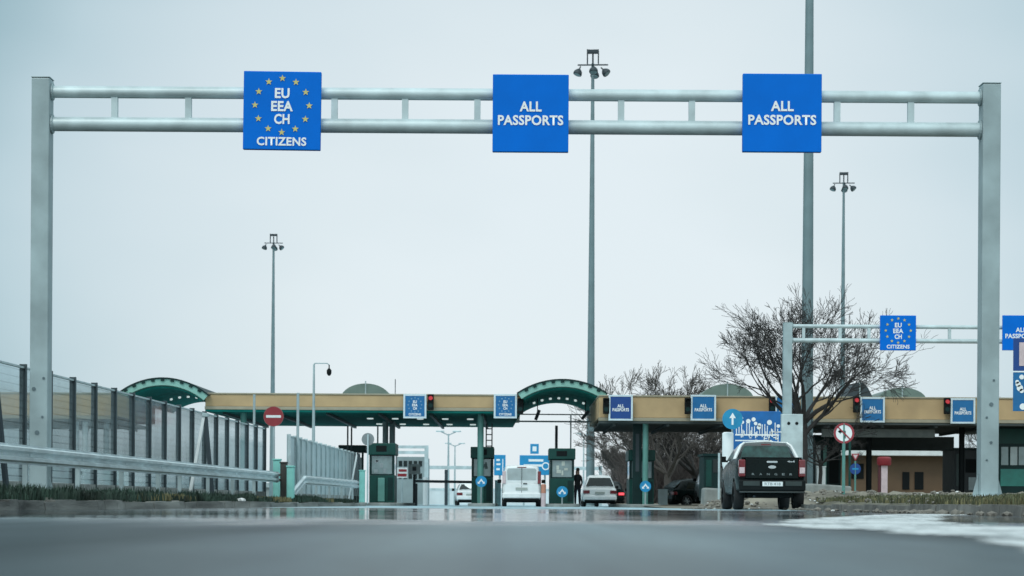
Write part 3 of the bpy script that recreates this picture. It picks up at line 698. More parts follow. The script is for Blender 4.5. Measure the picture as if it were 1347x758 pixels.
arch('green barrel arch rising above the noise barrier on the left', 214, 61, 496.5, 519, DL-.6, 16, False)
for x, dx, a_ in ((707, 0, .35), (770, 0, .7)):
    q = P(x, 546, 118); t = thing('hanging_loudspeaker', 'dark tilted loudspeaker box hanging under the arch, ' + ('near its left end' if x < 740 else 'near its right end'), 'loudspeaker', (q.x, q.y, q.z))
    MB().tube([(0, 0, 0), (0, 0, 1.0)], .025, 6).build('hanger', steel_d, t); MB().box((0, 0, 0), (.16, .2, .52), Matrix.Rotation(a_, 3, 'Y')).build('speaker_box', steel_d, t, bevel=.02)
# barrel skylights behind the fascias
for i, (px, yt, hwp, d, lb, m) in enumerate(((481, 504.5, 34, 121, 'grey green domed skylight behind the left tan canopy', roof_gr), (957, 505, 36, 117, 'grey green domed skylight behind the right canopy, left of the bare tree', roof_gr),
                            (1131, 503, 22, 117, 'dark pointed roof vent above the right canopy', steel_d), (1187, 510, 33, 117, 'grey green domed skylight on the right canopy beside the dark vent', roof_gr))):
    q = P(px, yt, d); hw = hwp*d/F; zb = P(px, 524, d).z-.3; rise = q.z-zb; n = 18
    t = thing('roof_skylight', lb, 'skylight', (q.x, d, zb))
    if m is steel_d: pl = [(-hw, 0), (-hw*.5, rise*.75), (-.15, rise), (.15, rise), (hw*.5, rise*.75), (hw, 0)]
    else: pl = [(-hw*math.cos(math.pi*k/n), rise*math.sin(math.pi*k/n)**.8) for k in range(n+1)]
    MB().prism(pl, 0, 5).build('vault', m, t)
    MB().bb(-.03, .03, -.04, -.003, .02, rise+.12).build('rib', steel, t)
t = pole_thing(520, 499, 118, .02, 'thin antenna standing on the left tan canopy roof', steel_d, ztl)
# fascia lane signs and signals
LG = 'framed lane signs on the canopy fascias'
for i, (x0, y0, x1, y1) in enumerate(((533, 521, 558.5, 548), (652, 521, 677.5, 548))):
    p, a, h = rect(x0, y0, x1, y1, DL, -.35); eu_sign('fascia_sign', ('white framed EU lane sign on the tan fascia, beside a red signal', 'white framed EU lane sign at the right end of the left tan fascia')[i], p, a, h, blue_lane, .085, LG, tw=2)
lb5 = ['navy ALL PASSPORTS lane sign at the left end of the right canopy', 'white framed ALL PASSPORTS lane sign above the dark signal, left of the bare tree', 'ALL PASSPORTS lane sign partly hidden behind the far gantry post', 'white framed ALL PASSPORTS lane sign right of the no left turn sign', 'white framed ALL PASSPORTS lane sign closest to the near gantry right post']
for i, (x0, y0, x1, y1) in enumerate(((803, 522, 830, 551), (911, 522, 939.5, 551), (1022, 523, 1050, 551), (1134, 525, 1161.5, 553.5), (1253, 526.5, 1280.5, 555))):
    p, a, h = rect(x0, y0, x1, y1, DR, -.35); pass_sign('fascia_sign', lb5[i], p, a, h, blue_navy if i == 0 else blue_lane, .08, LG, boost=1.15, tw=.8)
ls = ['lit red lane signal right of the first EU lane sign', 'dark lane signal at the corner of the left canopy by the arch', 'dark lane signal left of the navy passports sign', 'dark lane signal left of the second passports sign', 'red lane signal just left of the far gantry post', 'red lane signal beside the domed skylight, right of the bare tree', 'red lane signal closest to the near gantry right post']
for i, (px, py, on) in enumerate(((566.5, 529, 1), (684.5, 534, 0), (797.5, 534, 0), (905, 534, 0), (1016, 533, 1), (1127, 532, 1), (1246.5, 534, 1))):
    d = DL if px < 700 else DR; q = P(px, py, d-.4); t = thing('lane_signal', ls[i], 'traffic signal', q, 0, 'lane signals on the fascias')
    MB().bb(-.14, .14, 0, .25, -.36, .36).build('housing', black, t, bevel=.03)
    MB().disc((0, -.012, .18), .1, .012, 18).build('red_lens', red_s if on else black, t)
    MB().disc((0, -.012, -.15), .1, .012, 18).build('green_lens', green_k, t)
    MB().tube([(0, -.01, .18), (0, -.12, .2)], .115, 14, cap=False).build('hood', black, t)

# ------------------------------------------------------------------ booths
def booth(label, x0, x1, y0, d, lower_pale=None, seed=0):
    q = P((x0+x1)/2, y0, d); w_ = (x1-x0)*d/F; H = q.z-.14; t = thing('control_booth', label, 'control booth', (q.x, d, .14)); hw = w_/2; dep = 2.6
    zs, zw = H*.46, H*.80     # sill, window head
    MB().bb(-hw, hw, 0, dep, 0, zs).build('lower_panel', green, t, bevel=.015)
    hd = MB().bb(-hw-.05, hw+.05, -.12, dep+.1, zw+.003, H).build('roof_box', green, t, bevel=.03)
    MB().bb(-.26, .22, -.135, -.122, zw+.15, H-.12).build('display', black, hd, bevel=.01)
    for sx_ in (-1, 1):
        for yy in (0, dep-.1): MB().bb(sx_*(hw-.05)-.05, sx_*(hw-.05)+.05, yy, yy+.1, zs+.002, zw).build('corner_post', green_k, t)
    wn = MB().bb(-hw+.11, hw-.11, .03, .05, zs+.06, zw-.04).build('front_window', glass_g, t)
    MB().bb(-hw+.1, hw-.1, .0, .028, zs+.002, zs+.058).build('sill', green_k, t)
    MB().bb(-hw+.02, -hw+.04, .12, dep-.12, zs+.01, zw-.01).build('side_window', glass_g, t); MB().bb(hw-.04, hw-.02, .12, dep-.12, zs+.01, zw-.01).build('side_window', glass_g, t)
    MB().bb(-hw+.1, hw-.1, dep-.05, dep-.03, zs+.01, zw-.01).build('rear_window', glass_g, t)
    r2 = random.Random(seed)
    for k in range(5): MB().bb(*(lambda x_, z_, a_, b_: (x_, x_+a_, .018, .026, z_, z_+b_))(r2.uniform(-hw+.15, hw-.35), zs+r2.uniform(.1, .65), r2.uniform(.08, .2), r2.uniform(.08, .25))).build('notice', mat('notice_paper%d' % (seed % 3), ((.5, .55, .5), (.25, .3, .32), (.05, .08, .08))[seed % 3], .6), wn)
    st = MB().bb(-hw+.12, hw-.12, .1, .14, zs+.08, zs+.5); st.build('desk_equipment', black, wn)
    if lower_pale: MB().bb(-hw+w_*lower_pale[0], -hw+w_*lower_pale[1], -.14, -.004, .05, zs-.12).build('service_box', green_l, t, bevel=.02)
    MB().bb(hw-.3, hw-.06, -.012, -.003, .1, zs-.1).build('access_door', green_k, t)
    return t
island(P(476, 600, 110).x, P(528, 600, 110).x, 107, 128, 'grey kerbed island under the leftmost visible booth')
island(P(617, 600, 110).x, P(652, 600, 110).x, 107, 128, 'grey kerbed island under the booth beside the white van')
island(P(719, 600, 110).x, P(761, 600, 110).x, 107, 128, 'grey kerbed island between the white van and the white car')
island(P(822, 600, 106).x, P(866, 600, 106).x, 103, 124, 'grey kerbed island under the booth at the right canopy column')
booth('dark green control booth left of the open lane, with a pale box on its front', 486, 519, 583, 111, (.35, .62), 1)
booth('dark green control booth behind the pale green column, left of the white van', 620.5, 648.5, 588, 114.5, None, 2)
booth('dark green control booth between the white van and the white car', 723.5, 755.5, 590, 110.5, None, 3)
booth('dark green control booth behind the right canopy column, right of the white car', 828, 860.5, 592, 110, None, 4)
# lattice column behind booth 2 and others
q = P(643.5, 560, 117); t = thing('lattice_mast', 'narrow lattice mast standing behind the second booth', 'mast', (q.x, q.y, .1))
lm = MB(); H = q.z+.0
for sx_ in (-.14, .14): lm.bb(sx_-.03, sx_+.03, -.03, .03, 0, H)
for k in range(14): lm.bb(-.11, .11, -.025, .025, k*H/14, k*H/14+.05)
lm.build('frame', steel_d, t)
q = P(838.5, 557, DR+1.3); t = thing('cable_riser', 'dark cable riser box beside the right canopy column', 'riser', (q.x, q.y, .12)); MB().bb(-.2, .2, -.15, .15, 0, q.z-.14).build('body', green_k, t, bevel=.02); MB().bb(-.08, .08, -.17, -.153, 1.5, 3.2).build('cover', steel_d, t)
# blue keep signs with white arrow
def arrow_sign(label, px, py, d, rp, up=False, z0=.14, m=blue_cy, post=True):
    q = P(px, py, d); r_ = rp*d/F; t = thing('arrow_sign', label, 'road sign', (q.x, q.y, z0)); zc = q.z-z0
    MB().disc((0, -.04, zc), r_, .015, 32).build('disc', m, t); MB().ring((0, -.045, zc), r_*.92, r_, .008, 32).build('rim', m, t)
    s = r_*.62
    if up: pl = [(-.15, -.9), (.15, -.9), (.15, .15), (.5, .15), (0, 1.0), (-.5, .15), (-.15, .15)]
    else: pl = [(-1, -.65), (-1, .0), (-.75, -.2), (0, .85), (.75, -.2), (1, 0), (1, -.65), (.3, -.65), (.5, -.42), (0, .2), (-.5, -.42), (-.3, -.65)]
    MB().prism([(a*s, zc+b_*s) for a, b_ in pl], -.046, -.041).build('arrow', white, t)
    if post: MB().tube([(0, 0, -.02), (0, 0, zc+r_*.5)], .035, 10).build('pole', steel, t, smooth=True)
    return t
arrow_sign('round blue sign with white arrows in front of the booth left of the van', 633, 633.5, 112.6, 7.4)
arrow_sign('round blue sign with white arrows in front of the booth between van and car', 739.5, 647, 109.8, 7.4)
arrow_sign('round blue sign with white arrows in front of the right canopy column', 849, 640, 107.9, 7.4)
# thin posts behind booth 3
pole_thing(732, 560, 118, .07, 'short dark pole rising behind the middle booth', steel_d)
pole_thing(751, 545, 116, .035, 'thin tall pole behind the middle booth beside the white car lane', steel)
pole_thing(497, 560, 122, .04, 'thin pole under the left canopy behind the leftmost booth', steel)
# small green roofed shelter left of booth 1
q = P(466, 586, 120); t = thing('shelter', 'small shelter with dark green roof between the pale barrier and the leftmost booth', 'shelter', (q.x, q.y, 0)); H = q.z
MB().bb(-.75, .6, -.6, 1.6, H-.35, H).build('roof', green_k, t, bevel=.04)
for x in (-.6, .45): MB().bb(x-.05, x+.05, -.5, -.4, 0, H-.353).build('leg', green_k, t)
MB().bb(-.5, .4, -.3, -.25, .5, H-.6).build('panel', glass_p, t)
pole_thing(457.5, 560, 118, .04, 'thin dark pole rising from the small green shelter', steel_d); pole_thing(462.5, 562, 118.5, .04, 'second thin dark pole beside the small green shelter', steel_d)

# right side structures: tan building, dark kiosks, green building
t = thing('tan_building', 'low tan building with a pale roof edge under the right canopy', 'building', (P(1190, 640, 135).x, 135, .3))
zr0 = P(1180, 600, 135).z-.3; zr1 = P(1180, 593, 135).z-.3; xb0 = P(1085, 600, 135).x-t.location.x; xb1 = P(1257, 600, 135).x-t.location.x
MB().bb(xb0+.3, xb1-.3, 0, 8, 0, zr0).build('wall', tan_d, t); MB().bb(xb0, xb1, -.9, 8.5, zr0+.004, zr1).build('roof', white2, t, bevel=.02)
for (x0, x1, y0, y1, m, nm) in ((1203, 1214.5, 621, 644, black, 'door'), (1187, 1196, 621, 644, black, 'window'), (1120, 1136, 610, 630, black, 'window')):
    a, b_ = P(x0, y0, 135), P(x1, y1, 135); MB().bb(a.x-t.location.x, b_.x-t.location.x, -.05, -.004, max(0, b_.z-.3), a.z-.3).build(nm, m, t)
MB().bb(P(1244, 600, 134).x-t.location.x, P(1248, 600, 134).x-t.location.x, -.95, -.8, 0, zr0).build('downpipe', white2, t)
def slab(name, label, cat, x0, y0, x1, y1, d, m, dep=3, zb=.2, extra=None):
    a, b_ = P(x0, y0, d), P(x1, y1, d); t = thing(name, label, cat, ((a.x+b_.x)/2, d, zb)); hw = (b_.x-a.x)/2
    MB().bb(-hw, hw, 0, dep, 0, a.z-zb).build('wall', m, t, bevel=.02)
    MB().bb(-hw-.06, hw+.06, -.08, dep+.08, a.z-zb+.003, a.z-zb+.1).build('roof', green_k, t)
    if extra:
        for (ax, ay, bx, by, mm, nm) in extra:
            p_, q_ = P(ax, ay, d), P(bx, by, d); MB().bb(p_.x-t.location.x, q_.x-t.location.x, -.03, -.003, q_.z-zb, p_.z-zb).build(nm, mm, t)
    return t
slab('kiosk', 'dark kiosk under the right canopy, left of the near gantry post', 'kiosk', 1255, 592, 1289, 650, 112, mat('kiosk_dark', (.014, .022, .026), .5), 3, .3,
     [(1258, 597, 1266, 640, mat('kiosk_grey', (.06, .09, .09), .6), 'side_panel'), (1270, 604, 1287, 622, black, 'window'), (1274, 628, 1284, 645, glass_g, 'notice_board')])
slab('customs_booth', 'dark green glazed customs booth at the right edge behind the gantry post', 'booth', 1312, 562, 1390, 650, 110, green_k, 4, .3,
     [(1314, 564, 1388, 584, green, 'beam')]+[(x, 588, x+9, 612, glass_p if k % 2 else glass_g, 'window') for k, x in enumerate((1317, 1329, 1340, 1352, 1364, 1376))]+[(1316, 617, 1388, 640, mat('green_panel', (.02, .18, .15), .4), 'lower_panel')])
slab('booth_unit', 'dark green booth with pale window posts between the pole and the no left turn sign', 'booth', 1072, 575, 1106, 650, 114, green_k, 3, .3,
     [(1073, 586, 1079, 640, glass_g, 'window'), (1083, 586, 1087, 640, green_l, 'post'), (1091, 590, 1103, 636, black, 'window')])
slab('control_booth', 'dark green booth half hidden at the left side of the pickup', 'control booth', 926, 600, 946, 650, 100, green_k, 2.5, .3,
     [(929, 605, 936, 640, green, 'panel'), (938, 604, 944, 622, glass_k, 'window')])
# dark lane backs below right canopy
q = P(1200, 575, 124); struct
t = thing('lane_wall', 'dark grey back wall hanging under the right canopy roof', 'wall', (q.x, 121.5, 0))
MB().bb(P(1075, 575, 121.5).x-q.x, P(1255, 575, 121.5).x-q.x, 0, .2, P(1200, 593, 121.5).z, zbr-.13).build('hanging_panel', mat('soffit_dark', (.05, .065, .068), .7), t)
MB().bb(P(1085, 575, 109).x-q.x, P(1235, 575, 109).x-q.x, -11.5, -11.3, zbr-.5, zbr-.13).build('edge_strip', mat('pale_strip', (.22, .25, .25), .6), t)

# red topped machine, no left turn, small blue signs, post cabinet
q = P(1163, 601, 98); t = thing('ticket_machine', 'pinkish white post with a red head standing on the verge', 'ticket machine', (q.x, q.y, .35)); H = q.z-.35
MB().bb(-.13, .13, -.12, .12, 0, H-.34).build('post', pink, t, bevel=.02)
MB().tube([(0, 0, H-.36), (0, 0, H-.3), (0, 0, H-.06), (0, 0, H)], [.24, .29, .29, .22], 20).build('head', red, t, smooth=True)
MB().bb(-.24, -.15, -.1, .1, 0, H-.3).build('side_panel', mat('maroon', (.09, .02, .025), .6), t, bevel=.02)
q = P(1110, 570, 73.5); r_ = 13.5*73.5/F; t = thing('no_left_turn_sign', 'round white no left turn sign with red rim on a pale green pole', 'road sign', (q.x, q.y, .35)); zc = q.z-.35
MB().disc((0, -.04, zc), r_, .015, 36).build('disc', white, t); MB().ring((0, -.047, zc), r_*.80, r_, .006, 36).build('rim', mat('dull_red', (.33, .035, .05), .5), t)
MB().bb(-.02, .05, -.047, -.042, zc-.16, zc+.02).bb(-.1, .048, -.0465, -.0425, zc+.02, zc+.075).prism([(-.1, zc-.02), (-.1, zc+.12), (-.19, zc+.05)], -.0472, -.0427).build('turn_arrow', black, t)
MB().box((0, -.05, zc), (r_*1.65, .004, .04), Matrix.Rotation(R(45), 3, 'Y')).build('slash', mat('dull_red', (.33, .035, .05), .5), t)
MB().tube([(0, 0, -.1), (0, 0, zc+.3)], .05, 12).build('pole', green_l, t, smooth=True)
pole_thing(1118, 572, 96, .05, 'dark green post just right of the no left turn sign', green, .3)
q = P(1125, 617, 92); t = thing('small_road_sign', 'small blue disc with a red rimmed triangle above it on a short pole', 'road sign', (q.x, q.y, .35)); zc = q.z-.35
MB().disc((0, -.03, zc), .21, .012, 24).build('disc', blue_navy, t); MB().bb(-.12, .12, -.038, -.033, zc-.03, zc+.03).build('bar', blue_cy, t)
MB().prism([(-.16, zc+.58), (.16, zc+.58), (0, zc+.30)], -.03, -.018).build('triangle', mat('dull_red', (.33, .035, .05), .5), t); MB().prism([(-.09, zc+.54), (.09, zc+.54), (0, zc+.38)], -.034, -.031).build('triangle_face', pink, t)
MB().tube([(0, 0, 0), (0, 0, zc+.3)], .035, 10).build('pole', green_l, t, smooth=True)
box_thing('meter_box', 'small pale box beside the thick mast foot', 'box', 1075, 615, 1085.5, 639, 103, white2, .55, .3)

# keep pass bollard with blue arrow, board with map
arrow_sign('round light blue sign with a white up arrow above a white bollard', 963.5, 551.5, 72.5, 13.5, True, .35, mat('arrow_cyan', (.01, .27, .50), .5), False)
q = P(957, 572, 72.8); t = thing('lit_bollard', 'tall white cylindrical bollard left of the pickup', 'bollard', (q.x+.02, q.y+.1, .35)); H = q.z-.35+.05
MB().tube([(0, 0, .85), (0, 0, 1.0), (0, 0, H), (0, 0, H+.03)], [.13, .17, .17, .12], 20).build('shade', white, t, smooth=True); MB().tube([(0, 0, 0), (0, 0, .85)], .09, 14).build('stem', steel_d, t, smooth=True)
MB().tube([(.13, 0, H), (.13, 0, H+.2)], .03, 8).build('bracket', steel, t)
pole_thing(946, 596, 74, .035, 'thin pale pole left of the white bollard', steel_l, .3)
q = P(996, 541, 82); bw = 62*82/F; bz = P(996, 541, 82).z; bb_ = P(996, 612, 82).z
t = thing('information_board', 'large blue information board with a white map diagram behind the pickup', 'information board', (q.x, q.y, .3)); z1, z0 = bz-.3, bb_-.3
MB().bb(-bw/2, bw/2, 0, .08, z0, z1).build('panel', mat('board_blue', (.004, .13, .40), .45), t, bevel=.01)
for sx_ in (-.55, .55): MB().tube([(sx_, .12, -.2), (sx_, .12, z1-.1)], .05, 10).build('leg', steel, t)
mm = MB(); r2 = random.Random(5); zz = z0+(z1-z0)
for k in range(17):
    x = -bw/2+.1+k*(bw-.2)/16; hh_ = r2.uniform(.12, .42); mm.bb(x-.014, x+.014, -.008, -.003, zz-.85+r2.uniform(-.05, .1), zz-.85+hh_+.05)
mm.bb(-bw/2+.06, bw/2-.06, -.0085, -.0035, zz-.83, zz-.78).bb(-bw/2+.06, bw/2-.3, -.0085, -.0035, zz-1.02, zz-.98)
for k in range(26): x, z = r2.uniform(-bw/2+.1, bw/2-.1), zz-r2.uniform(.7, 1.4); mm.bb(x, x+r2.uniform(.05, .2), -.0095, -.0036, z, z+.03)
for k in range(15): x, z = r2.uniform(-bw/2+.1, bw/2-.1), zz-r2.uniform(.75, 1.1); mm.bb(x, x+.03, -.0098, -.0037, z, z+r2.uniform(.08, .25))
mm.build('map_lines', white, t); mm = MB()
for (x, z, r_) in ((-.55, .24, .075), (-.5, .38, .06), (-.3, .34, .075), (-.12, .28, .07), (-.05, .42, .06), (.08, .47, .06), (.06, .55, .07), (.42, .38, .085), (.72, .5, .06)): MB().disc((x*bw/1.6, -.0105, zz-z), r_, .006, 16).build('map_circle', white, t)
# right edge signs
q = P(1351, 492, 68); t = thing('direction_sign', 'stacked navy and blue road sign with white symbols at the right picture edge', 'road sign', (q.x, q.y, .3)); w_ = 36*68/F
a, b_, c_ = P(1351, 445, 68).z-.3, P(1351, 489, 68).z-.3, P(1351, 541, 68).z-.3
MB().bb(-w_/2, w_/2, 0, .05, b_+.02, a).build('upper_panel', blue_navy, t, bevel=.01); MB().bb(-w_/2, w_/2, 0, .05, c_, b_-.02).build('lower_panel', blue_lane, t, bevel=.01)
MB().bb(-w_/2+.16, w_/2-.1, -.012, -.004, b_+.16, a-.12).build('white_field', pink, t); MB().bb(-w_/2, w_/2, -.012, -.003, b_-.018, b_+.018).build('divider', white, t)
mm = MB(); r2 = random.Random(3)
for k in range(9): mm.disc((r2.uniform(-w_/2+.1, w_/2-.1), -.012, r2.uniform(c_+.1, b_-.15)), r2.uniform(.04, .1), .008, 12)
mm.build('symbols', white, t)
MB().tube([(0.1, .1, -.2), (0.1, .1, a)], .05, 10).build('pole', steel, t, smooth=True)

# ------------------------------------------------------------------ bare trees
def tree(label, loc, H, m, seed, r0=.22, spread=1.0, depth=6, group=None, trunk_h=.3, up=.3, zb=0, nmain=5, tmin=.010, lf=1.):
    rg = random.Random(seed); tr_, br = MB(), MB()
    t = thing('bare_tree', label, 'tree', loc, 0, group)
    tips = [0]
    def grow(p, d, ln, r, lv):
        if tips[0] > 9000: return
        pts = [p.copy()]; rads = [r]; segs = 4 if lv < 3 else 3; dd = d.copy()
        for i in range(segs):
            j = Vector((rg.gauss(0, 1), rg.gauss(0, 1), rg.gauss(0, .8)))*(.06+.018*lv)
            dd = (dd+j+Vector((0, 0, up*.18 if lv > 1 else 0))).normalized(); p = p+dd*ln/segs; pts.append(p.copy()); rads.append(max(tmin, r*(1-.38*(i+1)/segs)))
        br.tube(pts, rads, 6 if lv < 2 else (4 if lv < 4 else 3), False); tips[0] += 1
        if lv >= depth: return
        kids_ = rg.choice((2, 3, 3)) if lv < 3 else rg.choice((2, 3, 3, 4))
        for k in range(kids_):
            i = rg.choice((segs, segs, segs-1, segs-1, max(1, segs-2))) if k else segs; q = pts[i]
            ax = Vector((rg.gauss(0, 1), rg.gauss(0, 1), rg.gauss(0, 1))); ax = (ax-dd*ax.dot(dd)).normalized()
            a_ = rg.uniform(.3, .8) if k else rg.uniform(.05, .3)
            nd = (dd*math.cos(a_)+ax*math.sin(a_)).normalized()
            grow(q, nd, ln*rg.uniform(.58, .86), rads[i]*(rg.uniform(.55, .75) if k else .85), lv+1)
    th = H*trunk_h; tr_.tube([(0, 0, -.2), (0, 0, th*.3), (.05, 0, th*.7), (0.02, 0, th)], [r0*1.5, r0*1.1, r0, r0*.95], 10)
    for k in range(nmain):
        a_ = 2*math.pi*k/nmain+rg.uniform(-.4, .4); e = rg.uniform(.35, 1.05)*spread
        d = Vector((math.cos(a_)*math.sin(e), math.sin(a_)*math.sin(e), math.cos(e)))
        grow(Vector((0.02, 0, th*rg.uniform(.8, .99))), d, H*rg.uniform(.24, .32)*lf, r0*rg.uniform(.42, .6), 1)
    tr_.build('trunk', m, t, smooth=True); br.build('crown', m, t)
    return t
q = P(1054, 640, 98); tree('broad bare tree with dark spreading branches behind the far gantry post', (q.x, 98, .3), 8.5, bark, 33, .21, .84, 7, None, .38, .14, nmain=9, tmin=.008, lf=.72)
q = P(1078, 640, 101); tree('bare shrubby tree with drooping dark twigs right of the gantry cabinet', (q.x, 101, .3), 3.9, bark, 9, .08, 1.3, 6, None, .45, 0.05, nmain=6, tmin=.008, lf=.9)
TG = 'bare trees behind the right canopy'
for i, (px, yt, d, sd, lb) in enumerate(((878, 486, 136, 4, 'bare tree with dense grey twigs above the right canopy, nearest the arch'), (915, 492, 142, 5, 'bare tree with a forked dark trunk under the right canopy'), (846, 500, 150, 6, 'thin bare tree seen between the thin mast and the right canopy column'),
                                         (955, 505, 150, 8, 'low bare tree behind the blue information board'), (818, 550, 165, 10, 'low bare tree at the foot of the tall mast behind the arch'), (1328, 496, 160, 11, 'bare treetop showing above the right canopy beside the near gantry post'))):
    q = P(px, yt, d); tree(lb, (q.x, d, 0), q.z*.98, bark2 if i not in (1,) else bark, sd, .20, 1.0, 7, TG, .25, .4, nmain=8, tmin=.012, lf=(.95, .9, .7, .7, .5, .7)[i])
# thicket mass and earth bank behind right canopy
def thicket(name, x0, x1, y0, y1, h, cnt, m):
    mb = MB()
    for i in range(cnt):
        x, y = rnd.uniform(x0, x1), rnd.uniform(y0, y1); hh_ = h*(.5+.5*math.sin(x*.9)**2)*rnd.uniform(.5, 1); p_ = Vector((x, y, 0)); d = Vector((rnd.gauss(0, .25), rnd.gauss(0, .25), 1)).normalized()
        q_ = p_+d*hh_*.55; mb.tube([p_, q_, q_+(d+Vector((rnd.gauss(0, .4), rnd.gauss(0, .4), 0)))*hh_*.45], [.03, .018, .005], 3, False)
        for k in range(5):
            s_ = p_+d*hh_*rnd.uniform(.2, .6); mb.tube([s_, s_+Vector((rnd.gauss(0, .5), rnd.gauss(0, .5), rnd.uniform(.2, 1)))*hh_*.3], [.014, .004], 3, False)
    return struct(mb.build(name, m), 'stuff')
thicket('thicket', P(795, 600, 170).x, P(960, 600, 170).x, 146, 162, 5.6, 3600, mat('thicket_twigs', (.10, .085, .08), .95, 0, .4, 1))
bz_ = mat('bank_brush', (.085, .07, .068), .95, 0, .4, 1.5, .6, 5)
grid_sheet('earth_bank', P(858, 600, 175).x, P(980, 600, 150).x, [150, 156, 162, 170, 180], 40, lambda x, y: -.03 if y < 151 else min(1, (y-150)/14)*(3.4+.5*math.sin(x*.8)+.3*math.sin(x*2.7))*min(1, max(0, x-9.5)/3), bz_)

# ------------------------------------------------------------------ vehicles
def ring_loft(mb, secs):
    n = len(secs[0]); o = len(mb.v)
    for s_ in secs: mb.v += [tuple(p) for p in s_]
    for i in range(len(secs)-1):
        for k in range(n):
            q = o+i*n; mb.f.append((q+k, q+(k+1) % n, q+n+(k+1) % n, q+n+k))
    mb.f.append(tuple(o+k for k in range(n))); q = o+(len(secs)-1)*n; mb.f.append(tuple(q+k for k in reversed(range(n))))
def body_sec(y, w_, zl, zb, tuck=.06, shoulder=.05):     # closed section, rear at small y
    h = zb-zl
    return [(-w_+tuck*1.6, y, zl), (-w_+tuck*.5, y, zl+.06), (-w_+tuck*.2, y, zl+h*.3), (-w_, y, zl+h*.62), (-w_+.02, y, zb-.06), (-w_+shoulder, y, zb), (0, y, zb+.012), (w_-shoulder, y, zb), (w_-.02, y, zb-.06), (w_, y, zl+h*.62), (w_-tuck*.2, y, zl+h*.3), (w_-tuck*.5, y, zl+.06), (w_-tuck*1.6, y, zl)]
def top_sec(y, wb, wt, zb, zt):
    return [(-wb, y, zb), (-wb+(wb-wt)*.5, y, zb+(zt-zb)*.5), (-wt, y, zt-.09), (-wt+.07, y, zt-.02), (-wt*.5, y, zt+.0), (0, y, zt+.012), (wt*.5, y, zt+.0), (wt-.07, y, zt-.02), (wt, y, zt-.09), (wb-(wb-wt)*.5, y, zb+(zt-zb)*.5), (wb, y, zb)]
def wheel(parent, x, y, r, wd, rim=chrome):
    t = MB(); prof = [(-wd/2, r*.64), (-wd/2, r*.9), (-wd/2+.035, r*.985), (0, r), (wd/2-.035, r*.985), (wd/2, r*.9), (wd/2, r*.64)]; n = 28
    vs = []; fs = []
    for k in range(n):
        a = 2*math.pi*k/n
        for (px_, pr) in prof: vs.append((x+px_, y+pr*math.cos(a), r+pr*math.sin(a)))
    M = len(prof)
    for k in range(n):
        for j in range(M-1): a_, b_ = k*M+j, ((k+1) % n)*M+j; fs.append((a_, b_, b_+1, a_+1))
    whl = t.add(vs, fs).build('wheel', rubber, parent, smooth=True)
    rm_ = MB(); s_ = -1 if x < 0 else 1; xo = x+s_*(wd/2-.03)
    def cyl_x(mb, xa, xb, yc, zc, rr, n_=20):
        mb.add([(xx, yc+rr*math.cos(2*math.pi*k/n_), zc+rr*math.sin(2*math.pi*k/n_)) for xx in (xa, xb) for k in range(n_)], [tuple(range(n_)), tuple(range(n_, 2*n_))]+[(k, (k+1) % n_, n_+(k+1) % n_, n_+k) for k in range(n_)])
    cyl_x(rm_, x-wd*.3, xo-s_*.05, y, r, r*.63); rm_.build('rim_barrel', steel_d, whl)
    sp = MB(); cyl_x(sp, xo-s_*.04, xo, y, r, r*.16)
    for k in range(6):
        a = 2*math.pi*k/6; sp.box((xo-s_*.02, y+math.cos(a)*r*.38, r+math.sin(a)*r*.38), (.035, r*.52, r*.15), Matrix.Rotation(a, 3, 'X'))
    sp.build('rim', rim, whl, bevel=.008)
    return whl
def cut_arches(o, ws, r):
    dg = bpy.context.evaluated_depsgraph_get
    cut = []
    for (x, y) in ws:
        c = MB(); n_ = 24; c.add([(xx, y+r*math.cos(2*math.pi*k/n_), r*.88+r*math.sin(2*math.pi*k/n_)) for xx in (x-.28, x+.28) for k in range(n_)], [tuple(range(n_)), tuple(reversed(range(n_, 2*n_)))]+[(k, (k+1) % n_, n_+(k+1) % n_, n_+k) for k in range(n_)])
        co = c.build('cutter', black); cut.append(co); md = o.modifiers.new('b', 'BOOLEAN'); md.operation = 'DIFFERENCE'; md.object = co; md.solver = 'EXACT'
        co.parent = o.parent
    bpy.context.view_layer.update()
    me = bpy.data.meshes.new_from_object(o.evaluated_get(dg()))
    o.modifiers.clear(); o.data = me
    for c in cut: bpy.data.objects.remove(c)

